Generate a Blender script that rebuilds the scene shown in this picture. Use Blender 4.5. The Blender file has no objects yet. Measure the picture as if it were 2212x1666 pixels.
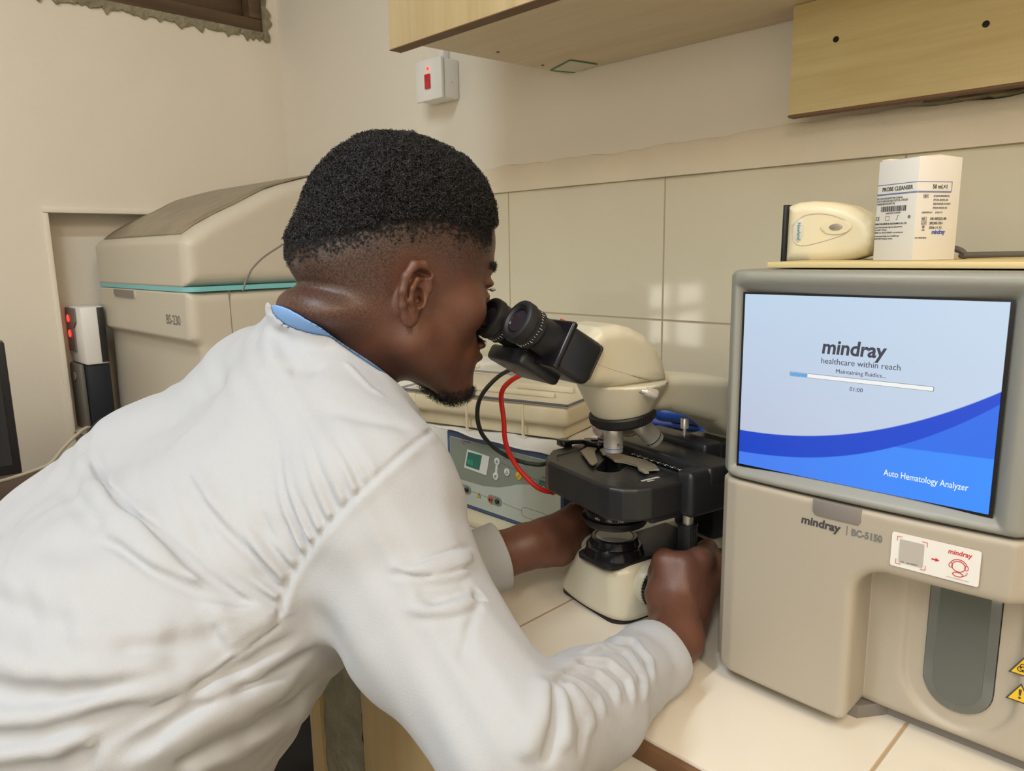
import bpy, bmesh, math, random
import numpy as np
from mathutils import Vector, Matrix, Euler
from math import radians, sin, cos, pi, sqrt
random.seed(7); rng = np.random.default_rng(7)
SC = bpy.context.scene; COL = SC.collection

# ---------------------------------------------------------------- camera
FPX = 1592.5
YAW, PITCH, ROLL = radians(45.25), radians(10.35), radians(-.95)
_f = np.array([-sin(YAW)*cos(PITCH), cos(YAW)*cos(PITCH), -sin(PITCH)])
_r = np.array([cos(YAW), sin(YAW), 0.]); _u = np.cross(_r, _f)
_r, _u = _r*cos(ROLL)+_u*sin(ROLL), -_r*sin(ROLL)+_u*cos(ROLL)
CAM = np.array([0., 0., 1.332])
cd = bpy.data.cameras.new('camera'); co = bpy.data.objects.new('camera', cd); COL.objects.link(co)
cd.sensor_fit = 'HORIZONTAL'; cd.sensor_width = 36.0; cd.lens = FPX/2212*36; cd.clip_start = .02
co.matrix_world = Matrix(((_r[0], _u[0], -_f[0], CAM[0]), (_r[1], _u[1], -_f[1], CAM[1]), (_r[2], _u[2], -_f[2], CAM[2]), (0, 0, 0, 1)))
cd.dof.use_dof = True; cd.dof.focus_distance = .84; cd.dof.aperture_fstop = 18
SC.camera = co

# ---------------------------------------------------------------- world, lamps, exposure
SC.view_settings.view_transform = 'Standard'; SC.view_settings.look = 'None'
SC.view_settings.gamma = 1.0; SC.view_settings.use_curve_mapping = False
SC.view_settings.exposure = 0.0
SC.cycles.use_denoising = True; SC.cycles.max_bounces = 6; SC.cycles.diffuse_bounces = 4
W = bpy.data.worlds.new('sky'); SC.world = W; W.use_nodes = True
W.node_tree.nodes['Background'].inputs[0].default_value = (.75, .86, 1, 1)
W.node_tree.nodes['Background'].inputs[1].default_value = 1.0
def area(name, loc, target, sx, sy, power, col):
    l = bpy.data.lights.new(name, 'AREA'); l.shape = 'RECTANGLE'; l.size = sx; l.size_y = sy; l.energy = power; l.color = col
    o = bpy.data.objects.new(name, l); COL.objects.link(o); o.location = loc
    o.rotation_euler = (Vector(target)-Vector(loc)).to_track_quat('-Z', 'Y').to_euler(); return o
area('tube_light', (-.62, -.62, 2.70), (-.62, -.619, 0), .10, 1.2, 23, (.78, .90, 1))
area('warm_tube_light', (1.05, .1, 2.68), (.7, .3, 0), .12, 1.2, 19, (1, .80, .55))
area('added_fill_light', (.75, -1.35, 2.70), (.35, -.75, 0), .12, 1.2, 27, (1, .95, .90))  # added fill lamp, lights the forearm from the upper right

# ---------------------------------------------------------------- helpers
def px(x, y): return (x-1106)/FPX*_r-(y-833)/FPX*_u+_f
def at(x, y, d): return CAM+px(x, y)*d                 # point seen at x, y at depth d
def onY(x, y, Y): v = px(x, y); return CAM+v*(Y/v[1])
def onX(x, y, X): v = px(x, y); return CAM+v*(X/v[0])
def onZ(x, y, Z): v = px(x, y); return CAM+v*((Z-CAM[2])/v[2])

def tag(o, label=None, cat=None, group=None, kind=None):
    if label: o['label'] = label
    if cat: o['category'] = cat
    if group: o['group'] = group
    if kind: o['kind'] = kind
    return o
def thing(name, label, cat, loc=(0, 0, 0), rz=0, group=None):
    o = bpy.data.objects.new(name, None); COL.objects.link(o); o.empty_display_size = .02
    o.location = loc; o.rotation_euler = (0, 0, rz); return tag(o, label, cat, group)
def link(name, me, m, parent=None, label=None):
    o = bpy.data.objects.new(name, me); COL.objects.link(o)
    if m is not None and not me.materials: me.materials.append(m)
    if parent is not None: o.parent = parent
    if label: o['label'] = label
    return o
def obj(name, bm, m, parent=None, label=None, ang=35):
    bmesh.ops.recalc_face_normals(bm, faces=bm.faces[:])
    me = bpy.data.meshes.new(name); bm.to_mesh(me); bm.free()
    for p in me.polygons: p.use_smooth = True
    me.set_sharp_from_angle(angle=radians(ang))
    return link(name, me, m, parent, label)
def struct(name, bm, m, parent=None):
    o = obj(name, bm, m, parent)
    if parent is None: o['kind'] = 'structure'
    return o
def NB(): return bmesh.new()
def box(bm, x0, x1, y0, y1, z0, z1, bev=0, seg=2, rot=None, about=None):
    vs = [bm.verts.new((x, y, z)) for x in (x0, x1) for y in (y0, y1) for z in (z0, z1)]
    fs = [bm.faces.new([vs[i] for i in q]) for q in ((0, 1, 3, 2), (4, 6, 7, 5), (0, 4, 5, 1), (2, 3, 7, 6), (0, 2, 6, 4), (1, 5, 7, 3))]
    if bev:
        es = list({e for f in fs for e in f.edges})
        r = bmesh.ops.bevel(bm, geom=es, offset=bev, segments=seg, profile=.5, affect='EDGES')
        vs = list({v for f in r['faces'] for v in f.verts} | {v for v in vs if v.is_valid})
    if rot is not None:
        c = Vector(about if about is not None else ((x0+x1)/2, (y0+y1)/2, (z0+z1)/2))
        for v in vs: v.co = c+rot @ (v.co-c)
    return vs
def frame(a, b):
    z = (Vector(b)-Vector(a)); L = z.length; q = z.to_track_quat('Z', 'Y'); return Matrix.Translation(Vector(a)) @ q.to_matrix().to_4x4(), L
def lathe(bm, a, b, prof, n=40, cap=True):
    """prof: list of (t along a->b in metres, radius)"""
    M, L = frame(a, b); rings = []
    for t, r in prof:
        rings.append([bm.verts.new(M @ Vector((r*cos(2*pi*i/n), r*sin(2*pi*i/n), t))) for i in range(n)])
    for p, q in zip(rings, rings[1:]):
        for i in range(n): bm.faces.new((p[i], p[(i+1) % n], q[(i+1) % n], q[i]))
    if cap:
        bm.faces.new(rings[0][::-1]); bm.faces.new(rings[-1])
def cyl(bm, a, b, r, n=40, bev=.0005):
    L = (Vector(b)-Vector(a)).length
    lathe(bm, a, b, [(0, r-bev), (bev, r), (L-bev, r), (L, r-bev)], n)
def catmull(pts, n=8):
    P = [Vector(p) for p in pts]; P = [2*P[0]-P[1]]+P+[2*P[-1]-P[-2]]; out = []
    for i in range(1, len(P)-2):
        for k in range(n):
            t = k/n; a, b, c, d = P[i-1:i+3]
            out.append(.5*((2*b)+(c-a)*t+(2*a-5*b+4*c-d)*t*t+(3*b-a-3*c+d)*t**3))
    out.append(P[-2]); return out
def tube(bm, pts, r, n=10, sm=8):
    P = catmull(pts, sm) if sm else [Vector(p) for p in pts]
    rings = []; up = Vector((0.13, .31, .94)).normalized(); N = len(P)
    for i, p in enumerate(P):
        t = (P[min(i+1, N-1)]-P[max(i-1, 0)]).normalized(); s = t.cross(up).normalized(); up = s.cross(t).normalized()
        rr = r(i/(N-1)) if callable(r) else r
        rings.append([bm.verts.new(p+(s*cos(2*pi*k/n)+up*sin(2*pi*k/n))*rr) for k in range(n)])
    for a, b in zip(rings, rings[1:]):
        for k in range(n): bm.faces.new((a[k], a[(k+1) % n], b[(k+1) % n], b[k]))
    bm.faces.new(rings[0][::-1]); bm.faces.new(rings[-1])
def prism(bm, poly, M, h, bev=0, seg=2):
    """poly in local xy, extruded along local z by h, placed by matrix M"""
    a = [bm.verts.new(M @ Vector((x, y, 0))) for x, y in poly]; b = [bm.verts.new(M @ Vector((x, y, h))) for x, y in poly]
    n = len(poly); f0 = bm.faces.new(a[::-1]); f1 = bm.faces.new(b)
    for i in range(n): bm.faces.new((a[i], a[(i+1) % n], b[(i+1) % n], b[i]))
    if bev: bmesh.ops.bevel(bm, geom=list(set(f0.edges) | set(f1.edges)), offset=bev, segments=seg, profile=.5, affect='EDGES')
def rrect(x0, x1, y0, y1, r, n=6):
    P = []
    for cx, cy, a in ((x1-r, y1-r, 0), (x0+r, y1-r, 90), (x0+r, y0+r, 180), (x1-r, y0+r, 270)):
        for k in range(n+1): t = radians(a+90*k/n); P.append((cx+r*cos(t), cy+r*sin(t)))
    return P
M_XZ = Matrix(((1, 0, 0, 0), (0, 0, -1, 0), (0, 1, 0, 0), (0, 0, 0, 1)))     # local xy -> world xz, extrude toward -y
def MXZ(x, y, z): return Matrix.Translation((x, y, z)) @ M_XZ
M_YZ = Matrix(((0, 0, 1, 0), (1, 0, 0, 0), (0, 1, 0, 0), (0, 0, 0, 1)))      # local xy -> world yz, extrude toward +x

# materials
def mat(name, col, rough=.5, metal=0, bump=0, bscale=40, var=0, vscale=3, spec=.5, sss=0, coat=0, alpha=1, trans=0, emit=None, es=1, detail=3, bdist=.002):
    m = bpy.data.materials.new(name); m.use_nodes = True; nt = m.node_tree; b = nt.nodes['Principled BSDF']
    c = tuple(col)+(1,)
    b.inputs['Base Color'].default_value = c; b.inputs['Roughness'].default_value = rough; b.inputs['Metallic'].default_value = metal
    b.inputs['Specular IOR Level'].default_value = spec; b.inputs['Coat Weight'].default_value = coat; b.inputs['Alpha'].default_value = alpha
    b.inputs['Transmission Weight'].default_value = trans
    if sss:
        b.inputs['Subsurface Weight'].default_value = sss; b.inputs['Subsurface Scale'].default_value = .006; b.inputs['Subsurface Radius'].default_value = (1, .4, .2)
    if emit: b.inputs['Emission Color'].default_value = tuple(emit)+(1,); b.inputs['Emission Strength'].default_value = es
    tc = nt.nodes.new('ShaderNodeTexCoord')
    if bump:
        n = nt.nodes.new('ShaderNodeTexNoise'); n.inputs['Scale'].default_value = bscale; n.inputs['Detail'].default_value = detail
        bp = nt.nodes.new('ShaderNodeBump'); bp.inputs['Strength'].default_value = bump; bp.inputs['Distance'].default_value = bdist
        nt.links.new(tc.outputs['Object'], n.inputs['Vector']); nt.links.new(n.outputs['Fac'], bp.inputs['Height']); nt.links.new(bp.outputs['Normal'], b.inputs['Normal'])
    if var:
        n = nt.nodes.new('ShaderNodeTexNoise'); n.inputs['Scale'].default_value = vscale; n.inputs['Detail'].default_value = 4
        mx = nt.nodes.new('ShaderNodeMix'); mx.data_type = 'RGBA'
        mx.inputs['A'].default_value = tuple(min(1, x*(1+var)) for x in col)+(1,); mx.inputs['B'].default_value = tuple(x*(1-var) for x in col)+(1,)
        nt.links.new(tc.outputs['Object'], n.inputs['Vector']); nt.links.new(n.outputs['Fac'], mx.inputs['Factor']); nt.links.new(mx.outputs['Result'], b.inputs['Base Color'])
    return m
def wood(name, c1, c2, axis='Z', scale=1.0, rough=.45):
    m = mat(name, c1, rough); nt = m.node_tree; b = nt.nodes['Principled BSDF']
    tc = nt.nodes.new('ShaderNodeTexCoord'); mp = nt.nodes.new('ShaderNodeMapping')
    s = {'X': (.35, 6, 6), 'Y': (6, .35, 6), 'Z': (6, 6, .35)}[axis]; mp.inputs['Scale'].default_value = tuple(k*scale for k in s)
    n = nt.nodes.new('ShaderNodeTexNoise'); n.inputs['Scale'].default_value = 3.2; n.inputs['Detail'].default_value = 6; n.inputs['Distortion'].default_value = .6
    n2 = nt.nodes.new('ShaderNodeTexNoise'); n2.inputs['Scale'].default_value = 22; n2.inputs['Detail'].default_value = 3
    mm = nt.nodes.new('ShaderNodeMath'); mm.operation = 'MULTIPLY_ADD'; mm.inputs[1].default_value = .35
    cr = nt.nodes.new('ShaderNodeValToRGB'); cr.color_ramp.elements[0].position = .46; cr.color_ramp.elements[1].position = .86
    cr.color_ramp.elements[0].color = tuple(c1)+(1,); cr.color_ramp.elements[1].color = tuple(c2)+(1,)
    L = nt.links.new; L(tc.outputs['Object'], mp.inputs['Vector']); L(mp.outputs['Vector'], n.inputs['Vector']); L(mp.outputs['Vector'], n2.inputs['Vector'])
    L(n2.outputs['Fac'], mm.inputs[0]); L(n.outputs['Fac'], mm.inputs[2]); L(mm.outputs[0], cr.inputs['Fac']); L(cr.outputs['Color'], b.inputs['Base Color'])
    return m
def tiles(name, col, grout, ox, oy, tw, th, plane, rough=.12, mort=.0022, streak=0):
    m = mat(name, col, rough); nt = m.node_tree; b = nt.nodes['Principled BSDF']; L = nt.links.new
    g = nt.nodes.new('ShaderNodeNewGeometry'); sp = nt.nodes.new('ShaderNodeSeparateXYZ'); L(g.outputs['Position'], sp.inputs[0])
    def line(sock, o, w):
        a = nt.nodes.new('ShaderNodeMath'); a.operation = 'SUBTRACT'; a.inputs[1].default_value = o; L(sock, a.inputs[0])
        p = nt.nodes.new('ShaderNodeMath'); p.operation = 'PINGPONG'; p.inputs[1].default_value = w/2; L(a.outputs[0], p.inputs[0]); return p.outputs[0]
    mn = nt.nodes.new('ShaderNodeMath'); mn.operation = 'MINIMUM'
    L(line(sp.outputs['X'], ox, tw), mn.inputs[0]); L(line(sp.outputs[plane], oy, th), mn.inputs[1])
    mr = nt.nodes.new('ShaderNodeMapRange'); mr.inputs['From Min'].default_value = mort*.6; mr.inputs['From Max'].default_value = mort*1.4; L(mn.outputs[0], mr.inputs['Value'])
    n = nt.nodes.new('ShaderNodeTexNoise'); n.inputs['Scale'].default_value = 4; L(g.outputs['Position'], n.inputs['Vector'])
    c0 = nt.nodes.new('ShaderNodeMix'); c0.data_type = 'RGBA'; c0.inputs['A'].default_value = tuple(x*1.04 for x in col)+(1,); c0.inputs['B'].default_value = tuple(x*.93 for x in col)+(1,); L(n.outputs['Fac'], c0.inputs['Factor'])
    mx = nt.nodes.new('ShaderNodeMix'); mx.data_type = 'RGBA'; mx.inputs['A'].default_value = tuple(grout)+(1,); L(c0.outputs['Result'], mx.inputs['B']); L(mr.outputs['Result'], mx.inputs['Factor'])
    L(mx.outputs['Result'], b.inputs['Base Color'])
    rr = nt.nodes.new('ShaderNodeMapRange'); rr.inputs['To Min'].default_value = .8; rr.inputs['To Max'].default_value = rough; L(mr.outputs['Result'], rr.inputs['Value']); L(rr.outputs['Result'], b.inputs['Roughness'])
    n2 = nt.nodes.new('ShaderNodeTexNoise'); n2.inputs['Scale'].default_value = 9; n2.inputs['Detail'].default_value = 1; L(g.outputs['Position'], n2.inputs['Vector'])
    ad = nt.nodes.new('ShaderNodeMath'); ad.operation = 'MULTIPLY_ADD'; ad.inputs[1].default_value = .25; L(n2.outputs['Fac'], ad.inputs[0]); L(mr.outputs['Result'], ad.inputs[2])
    bp = nt.nodes.new('ShaderNodeBump'); bp.inputs['Strength'].default_value = .5; bp.inputs['Distance'].default_value = .0015; L(ad.outputs[0], bp.inputs['Height']); L(bp.outputs['Normal'], b.inputs['Normal'])
    return m

M = {}
M['plaster'] = mat('plaster', (.72, .655, .55), .7, bump=.35, bscale=18, var=.06, vscale=2.5, bdist=.004)
M['ledge'] = mat('ledge_plaster', (.70, .61, .47), .75, bump=.6, bscale=30, var=.10, vscale=8, bdist=.004)
M['walltile'] = tiles('wall_tile', (.64, .585, .44), (.42, .34, .23), -1.19, 1.199, .406, .261, 'Z', rough=.07, mort=.0016)
M['countertile'] = tiles('counter_tile', (.68, .62, .52), (.42, .29, .16), -.589, .0, .40, 3.0, 'Y', rough=.16, mort=.0016)
M['floor'] = tiles('floor_tile', (.22, .19, .15), (.2, .17, .13), 0, 0, .4, .4, 'Y', rough=.4)
M['ceil'] = mat('ceiling_paint', (.75, .72, .66), .9)
M['lam'] = wood('maple_laminate', (.66, .53, .32), (.56, .42, .23), 'X')
M['lamV'] = wood('maple_laminate_upright', (.58, .46, .26), (.48, .36, .18), 'Z')
M['lamD'] = wood('maple_laminate_under', (.72, .60, .42), (.62, .50, .33), 'X')
M['lamY'] = wood('maple_board', (.68, .56, .30), (.55, .42, .18), 'X', 1.3)
M['edge'] = mat('brown_edge', (.16, .08, .035), .6, bump=.3, var=.2, vscale=30)
M['darkwood'] = wood('dark_window_wood', (.12, .075, .035), (.07, .04, .02), 'Y', 1, .5)
M['concrete'] = mat('rough_concrete', (.27, .265, .20), .9, bump=1, bscale=45, var=.5, vscale=22, bdist=.012, detail=9)
M['crumbly'] = mat('broken_plaster', (.27, .24, .16), .95, bump=1, bscale=40, var=.55, vscale=25, bdist=.012, detail=8)
M['cream'] = mat('cream_plastic', (.52, .47, .38), .42, bump=.05, bscale=900, bdist=.0003)
M['creamL'] = mat('pale_cream_plastic', (.72, .63, .43), .38)
M['analyzer_cream'] = mat('analyzer_cream', (.40, .355, .285), .45, bump=.06, bscale=900, bdist=.0003)
M['grey'] = mat('warm_grey_plastic', (.26, .26, .23), .4)
M['midgrey'] = mat('grey_tab', (.20, .18, .165), .5)
M['scope'] = mat('microscope_enamel', (.60, .56, .43), .32)
M['black'] = mat('black_plastic', (.015, .016, .018), .36, bump=.08, bscale=700, bdist=.0003)
M['blackg'] = mat('black_gloss', (.008, .008, .011), .16)
M['rubber'] = mat('black_rubber', (.010, .010, .012), .5)
M['steel'] = mat('brushed_steel', (.70, .68, .63), .36, metal=.7, bump=.1, bscale=300, bdist=.0002)
M['steelb'] = mat('bead_blasted_steel', (.36, .33, .26), .5, metal=.6)
M['lens'] = mat('lens_glass', (.02, .02, .03), .04, coat=1)
M['frost'] = mat('frosted_glass_disc', (.33, .33, .27), .25, coat=.5)
M['white'] = mat('white_plastic', (.78, .76, .72), .4)
M['carton'] = mat('white_carton', (.68, .66, .62), .6)
M['teal'] = mat('teal_stripe', (.18, .48, .50), .4)
M['ink'] = mat('dark_print', (.045, .045, .05), .6)
M['inkgrey'] = mat('grey_print', (.16, .16, .155), .6)
M['inkblue'] = mat('blue_print', (.03, .07, .36), .6)
M['inkred'] = mat('red_print', (.55, .02, .03), .6)
M['inkpale'] = mat('pale_print', (.45, .42, .38), .6)
M['inkwhite'] = mat('white_print', (.8, .8, .8), .6)
M['yellow'] = mat('warning_yellow', (.75, .48, .02), .5)
M['smoke'] = mat('smoked_window', (.115, .125, .115), .22, coat=.4)
M['smoke2'] = mat('smoked_window_inner', (.10, .11, .10), .3)
M['blue'] = mat('blue_plastic', (.02, .07, .35), .35)
M['navy'] = mat('navy_metal', (.05, .09, .23), .5)
M['psgrey'] = mat('grey_green_panel', (.24, .27, .22), .5)
M['pslight'] = mat('pale_green_panel', (.50, .54, .47), .5)
M['led'] = mat('red_led', (.8, .02, .02), .4, emit=(1, .03, .02), es=3)
M['ledg'] = mat('green_display', (.0, .05, .03), .3, emit=(.01, .10, .06), es=.5)
M['ledseg'] = mat('dim_segments', (.02, .16, .10), .4, emit=(.02, .30, .16), es=.4)
M['switch_green'] = mat('green_rocker', (.0, .10, .06), .3)
M['red'] = mat('red_rubber', (.70, .02, .015), .35)
M['wirered'] = M['red']
M['cableb'] = mat('dark_green_cable', (.02, .03, .03), .35)
M['cablew'] = mat('cream_cable', (.62, .55, .42), .5)
M['cloth'] = mat('white_cotton_cloth', (.72, .70, .66), .9, bump=.4, bscale=600, bdist=.0005)
M['clear'] = mat('clear_acrylic', (.9, .88, .80), .05, alpha=.14, spec=.6)
M['clearedge'] = mat('acrylic_edge', (.10, .11, .15), .1, alpha=.75)
M['monitor'] = mat('monitor_black', (.015, .015, .017), .4)
M['monscreen'] = mat('monitor_panel', (.03, .03, .032), .25)
M['spgrey'] = mat('speaker_front', (.16, .145, .12), .5)
M['spcloth'] = mat('speaker_side', (.008, .012, .022), .6)
M['glass'] = mat('window_glass', (.9, .95, 1), .02, emit=(.95, .93, .80), es=3)
M['doorglass'] = mat('door_glass', (.9, .95, 1), .02, emit=(1, .96, .82), es=5)
M['desk'] = wood('brown_desk', (.10, .045, .02), (.06, .025, .012), 'Y', 1, .4)
M['green'] = mat('green_tape_print', (.05, .25, .10), .6)
M['tape'] = mat('clear_tape', (.62, .58, .48), .25)
M['dust'] = mat('dusty_clear_lid', (.24, .195, .13), .35, var=.45, vscale=22, bump=.2, bscale=60)

# text
def text(s, size, m, parent, mw, name='lettering', thick=.00012, align='LEFT', bold=0, shear=0, sx=1, label=None, space=1):
    cu = bpy.data.curves.new(name, 'FONT'); cu.body = s; cu.size = size; cu.extrude = thick; cu.offset = bold*size; cu.align_x = align; cu.shear = shear; cu.space_character = space; cu.resolution_u = 3
    o = bpy.data.objects.new(name, cu); COL.objects.link(o)
    me = bpy.data.meshes.new_from_object(o.evaluated_get(bpy.context.evaluated_depsgraph_get()))
    bpy.data.objects.remove(o); bpy.data.curves.remove(cu)
    me.name = name; me.transform(mw @ Matrix.Diagonal((sx, 1, 1, 1))); me.materials.clear()
    return link(name, me, m, parent, label)

# ---------------------------------------------------------------- implicit surfaces
def smin(a, b, k):
    h = np.clip(.5+.5*(b-a)/k, 0, 1); return b+(a-b)*h-k*h*(1-h)
def smax(a, b, k): return -smin(-a, -b, k)
def s_sph(P, c, r): return np.linalg.norm(P-np.asarray(c), axis=1)-r
def s_ell(P, c, r, R=None):
    q = P-np.asarray(c, float)
    if R is not None: q = q @ R
    r = np.asarray(r, float); k0 = np.linalg.norm(q/r, axis=1); k1 = np.linalg.norm(q/(r*r), axis=1); return k0*(k0-1)/np.maximum(k1, 1e-9)
def s_cap(P, a, b, ra, rb):
    a = np.asarray(a, float); b = np.asarray(b, float); ab = b-a; t = np.clip(((P-a) @ ab)/(ab @ ab), 0, 1)
    return np.linalg.norm(P-a-t[:, None]*ab, axis=1)-(ra+(rb-ra)*t)
def s_chain(P, pts, rs, k):
    d = None
    for i in range(len(pts)-1):
        e = s_cap(P, pts[i], pts[i+1], rs[i], rs[i+1]); d = e if d is None else smin(d, e, k)
    return d
def s_box(P, c, h, r=0, R=None):
    q = P-np.asarray(c, float)
    if R is not None: q = q @ R
    q = np.abs(q)-(np.asarray(h, float)-r)
    return np.linalg.norm(np.maximum(q, 0), axis=1)+np.minimum(q.max(axis=1), 0)-r
def s_poly(X, Y, poly):
    V = np.asarray(poly, float); d = np.full(X.shape, 1e9); s = np.ones(X.shape)
    for i in range(len(V)):
        a = V[i]; b = V[i-1]; ex, ey = b-a; wx = X-a[0]; wy = Y-a[1]
        t = np.clip((wx*ex+wy*ey)/(ex*ex+ey*ey), 0, 1); d = np.minimum(d, (wx-ex*t)**2+(wy-ey*t)**2)
        c1 = Y >= a[1]; c2 = Y < b[1]; c3 = ex*wy > ey*wx
        s = np.where((c1 & c2 & c3) | (~c1 & ~c2 & ~c3), -s, s)
    return s*np.sqrt(d)
def s_extr(d2, W_, h, r):
    """2-D distance d2 extruded to |W|<h with rounding r"""
    a = d2+r; b = np.abs(W_)-(h-r)
    return np.minimum(np.maximum(a, b), 0)+np.sqrt(np.maximum(a, 0)**2+np.maximum(b, 0)**2)-r
def surf(fn, lo, hi, h, proj=2):
    """surface nets over a sparse narrow band"""
    lo = np.asarray(lo, float); hi = np.asarray(hi, float); B = 8
    nb = np.ceil((hi-lo)/(h*B)).astype(int); n = nb*B+1
    D = np.ones(n, np.float32)
    ci = np.stack(np.meshgrid(*[np.arange(k) for k in nb], indexing='ij'), -1).reshape(-1, 3)
    cc = lo+(ci+.5)*B*h; dc = fn(cc); near = np.abs(dc) < B*h*.87*1.35+h
    for k in np.nonzero(~near & (dc < 0))[0]:
        i, j, l = ci[k]*B; D[i:i+B+1, j:j+B+1, l:l+B+1] = -1
    g = np.stack(np.meshgrid(*[np.arange(B+1)]*3, indexing='ij'), -1).reshape(-1, 3)
    idx = ci[near]*B
    for s in range(0, len(idx), 400):
        q = idx[s:s+400]; P = (q[:, None, :]+g[None]).reshape(-1, 3); D[P[:, 0], P[:, 1], P[:, 2]] = fn(lo+P*h)
    S = D < 0
    c = [S[i:n[0]-1+i, j:n[1]-1+j, k:n[2]-1+k] for i in (0, 1) for j in (0, 1) for k in (0, 1)]
    any_ = np.logical_or.reduce(c); all_ = np.logical_and.reduce(c); act = any_ & ~all_
    A = np.argwhere(act); vid = np.full(act.shape, -1, np.int32); vid[act] = np.arange(len(A))
    acc = np.zeros((len(A), 3)); cnt = np.zeros(len(A))
    cor = [(i, j, k) for i in (0, 1) for j in (0, 1) for k in (0, 1)]
    for a in cor:
        for b in cor:
            if sum(b)-sum(a) == 1 and all(y >= x for x, y in zip(a, b)):
                va = D[A[:, 0]+a[0], A[:, 1]+a[1], A[:, 2]+a[2]]; vb = D[A[:, 0]+b[0], A[:, 1]+b[1], A[:, 2]+b[2]]
                m_ = (va < 0) != (vb < 0); t = np.where(m_, va/np.where(m_, va-vb, 1), 0)
                acc += m_[:, None]*(np.array(a)+t[:, None]*(np.array(b)-np.array(a))); cnt += m_
    V = lo+(A+acc/cnt[:, None])*h
    Fs = []
    for ax in range(3):
        sl0 = [slice(None)]*3; sl1 = [slice(None)]*3; sl0[ax] = slice(0, -1); sl1[ax] = slice(1, None)
        s0 = S[tuple(sl0)]; s1 = S[tuple(sl1)]; E = np.argwhere(s0 != s1); u, v = (ax+1) % 3, (ax+2) % 3
        E = E[(E[:, u] > 0) & (E[:, v] > 0) & (E[:, u] < n[u]-1) & (E[:, v] < n[v]-1)]
        ins = s0[E[:, 0], E[:, 1], E[:, 2]]
        def q(du, dv):
            X = E.copy(); X[:, u] += du; X[:, v] += dv; return vid[X[:, 0], X[:, 1], X[:, 2]]
        F = np.stack([q(-1, -1), q(0, -1), q(0, 0), q(-1, 0)], 1); F[~ins] = F[~ins][:, ::-1]; Fs.append(F)
    F = np.concatenate(Fs)
    for _ in range(proj):
        e = h*.3; gr = np.stack([fn(V+np.eye(3)[i]*e)-fn(V-np.eye(3)[i]*e) for i in range(3)], 1)/(2*e)
        d = fn(V); g2 = (gr*gr).sum(1); st = np.clip(d/np.maximum(g2, .05), -h, h); V = V-st[:, None]*gr
    return V, F
def sobj(name, fn, lo, hi, h, m, parent=None, label=None, proj=2, keep=None):
    V, F = surf(fn, lo, hi, h, proj)
    if keep is not None:
        k = keep(V)[F].any(1); F = F[k]; u, inv = np.unique(F, return_inverse=True); V = V[u]; F = inv.reshape(-1, 4)
    me = bpy.data.meshes.new(name); me.from_pydata(V.tolist(), [], F.tolist()); me.update()
    me.polygons.foreach_set('use_smooth', [True]*len(me.polygons))
    return link(name, me, m, parent, label)

# ================================================================ THE ROOM
XL, XR, YB, YF, ZC = -2.18, 1.7, 1.19, -2.3, 2.85
CZ = .88                                      # worktop height
b = NB(); box(b, XL-.6, XR+.1, YF-.1, YB+.15, -.1, 0); struct('floor', b, M['floor'])
b = NB(); box(b, XL-.2, XR+.1, YF-.1, YB+.15, ZC, ZC+.1); struct('ceiling', b, M['ceil'])
b = NB(); box(b, XL-.5, XR+.1, YB, YB+.12, 0, ZC); struct('wall_back', b, M['plaster'])
b = NB(); box(b, XR, XR+.1, YF, YB, 0, ZC); struct('wall_right', b, M['plaster'])
# front wall (behind the camera) with a window opening
b = NB()
for q in ((XL, -.75, 0, ZC), (1.15, XR, 0, ZC), (-.75, 1.15, 0, 1.1), (-.75, 1.15, 2.3, ZC)): box(b, q[0], q[1], YF-.1, YF, q[2], q[3])
struct('wall_front', b, M['plaster'])
# left wall: doorway, high window, shallow recess behind the big analyser
b = NB(); T = XL-.12; NX = -2.246
for q in ((YF, -1.45, 0, ZC), (-1.45, -.45, 2.05, ZC), (-.45, .30, 0, ZC), (.30, .518, 0, 1.975), (.518, 1.15, 1.452, 1.975), (.30, 1.15, 2.60, ZC), (1.15, YB, 1.452, ZC)):
    box(b, T, XL, *q)
box(b, NX-.08, NX, .44, YB, CZ, 1.53); box(b, T, XL, .518, YB, 0, CZ)
struct('wall_left', b, M['plaster'])
# small raised lip of plaster round the recess
b = NB(); box(b, XL-.002, XL+.007, .508, 1.188, 1.446, 1.462, .003); box(b, XL-.002, XL+.006, .506, .520, .5, 1.446, .003)
struct('trim_1', b, M['plaster'])
# tiled lower wall and the plaster ledge over it
b = NB(); box(b, XL+.001, XR, YB-.012, YB+.01, CZ-.1, 1.460); struct('trim_2', b, M['walltile'])
def ledge():
    b = NB(); n = 220; rows = []
    for i in range(n+1):
        X = XL+.002+(XR-XL-.004)*i/n; w = .002*math.sin(X*9)+.0014*math.sin(X*31+1)+.0012*math.sin(X*77)
        top = 1.516+w+.010*(X+1.2); out = YB-.020-.002*math.sin(X*23)
        rows.append([b.verts.new(p) for p in ((X, YB+.005, 1.459), (X, out, 1.4595), (X, out-.001, 1.468), (X, out+.001, top-.014), (X, out+.008, top-.003), (X, YB+.005, top))])
    for a, c in zip(rows, rows[1:]):
        for k in range(6): b.faces.new((a[k], a[(k+1) % 6], c[(k+1) % 6], c[k]))
    b.faces.new(rows[0]); b.faces.new(rows[-1][::-1]); return b
struct('trim_3', ledge(), M['ledge'])

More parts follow.
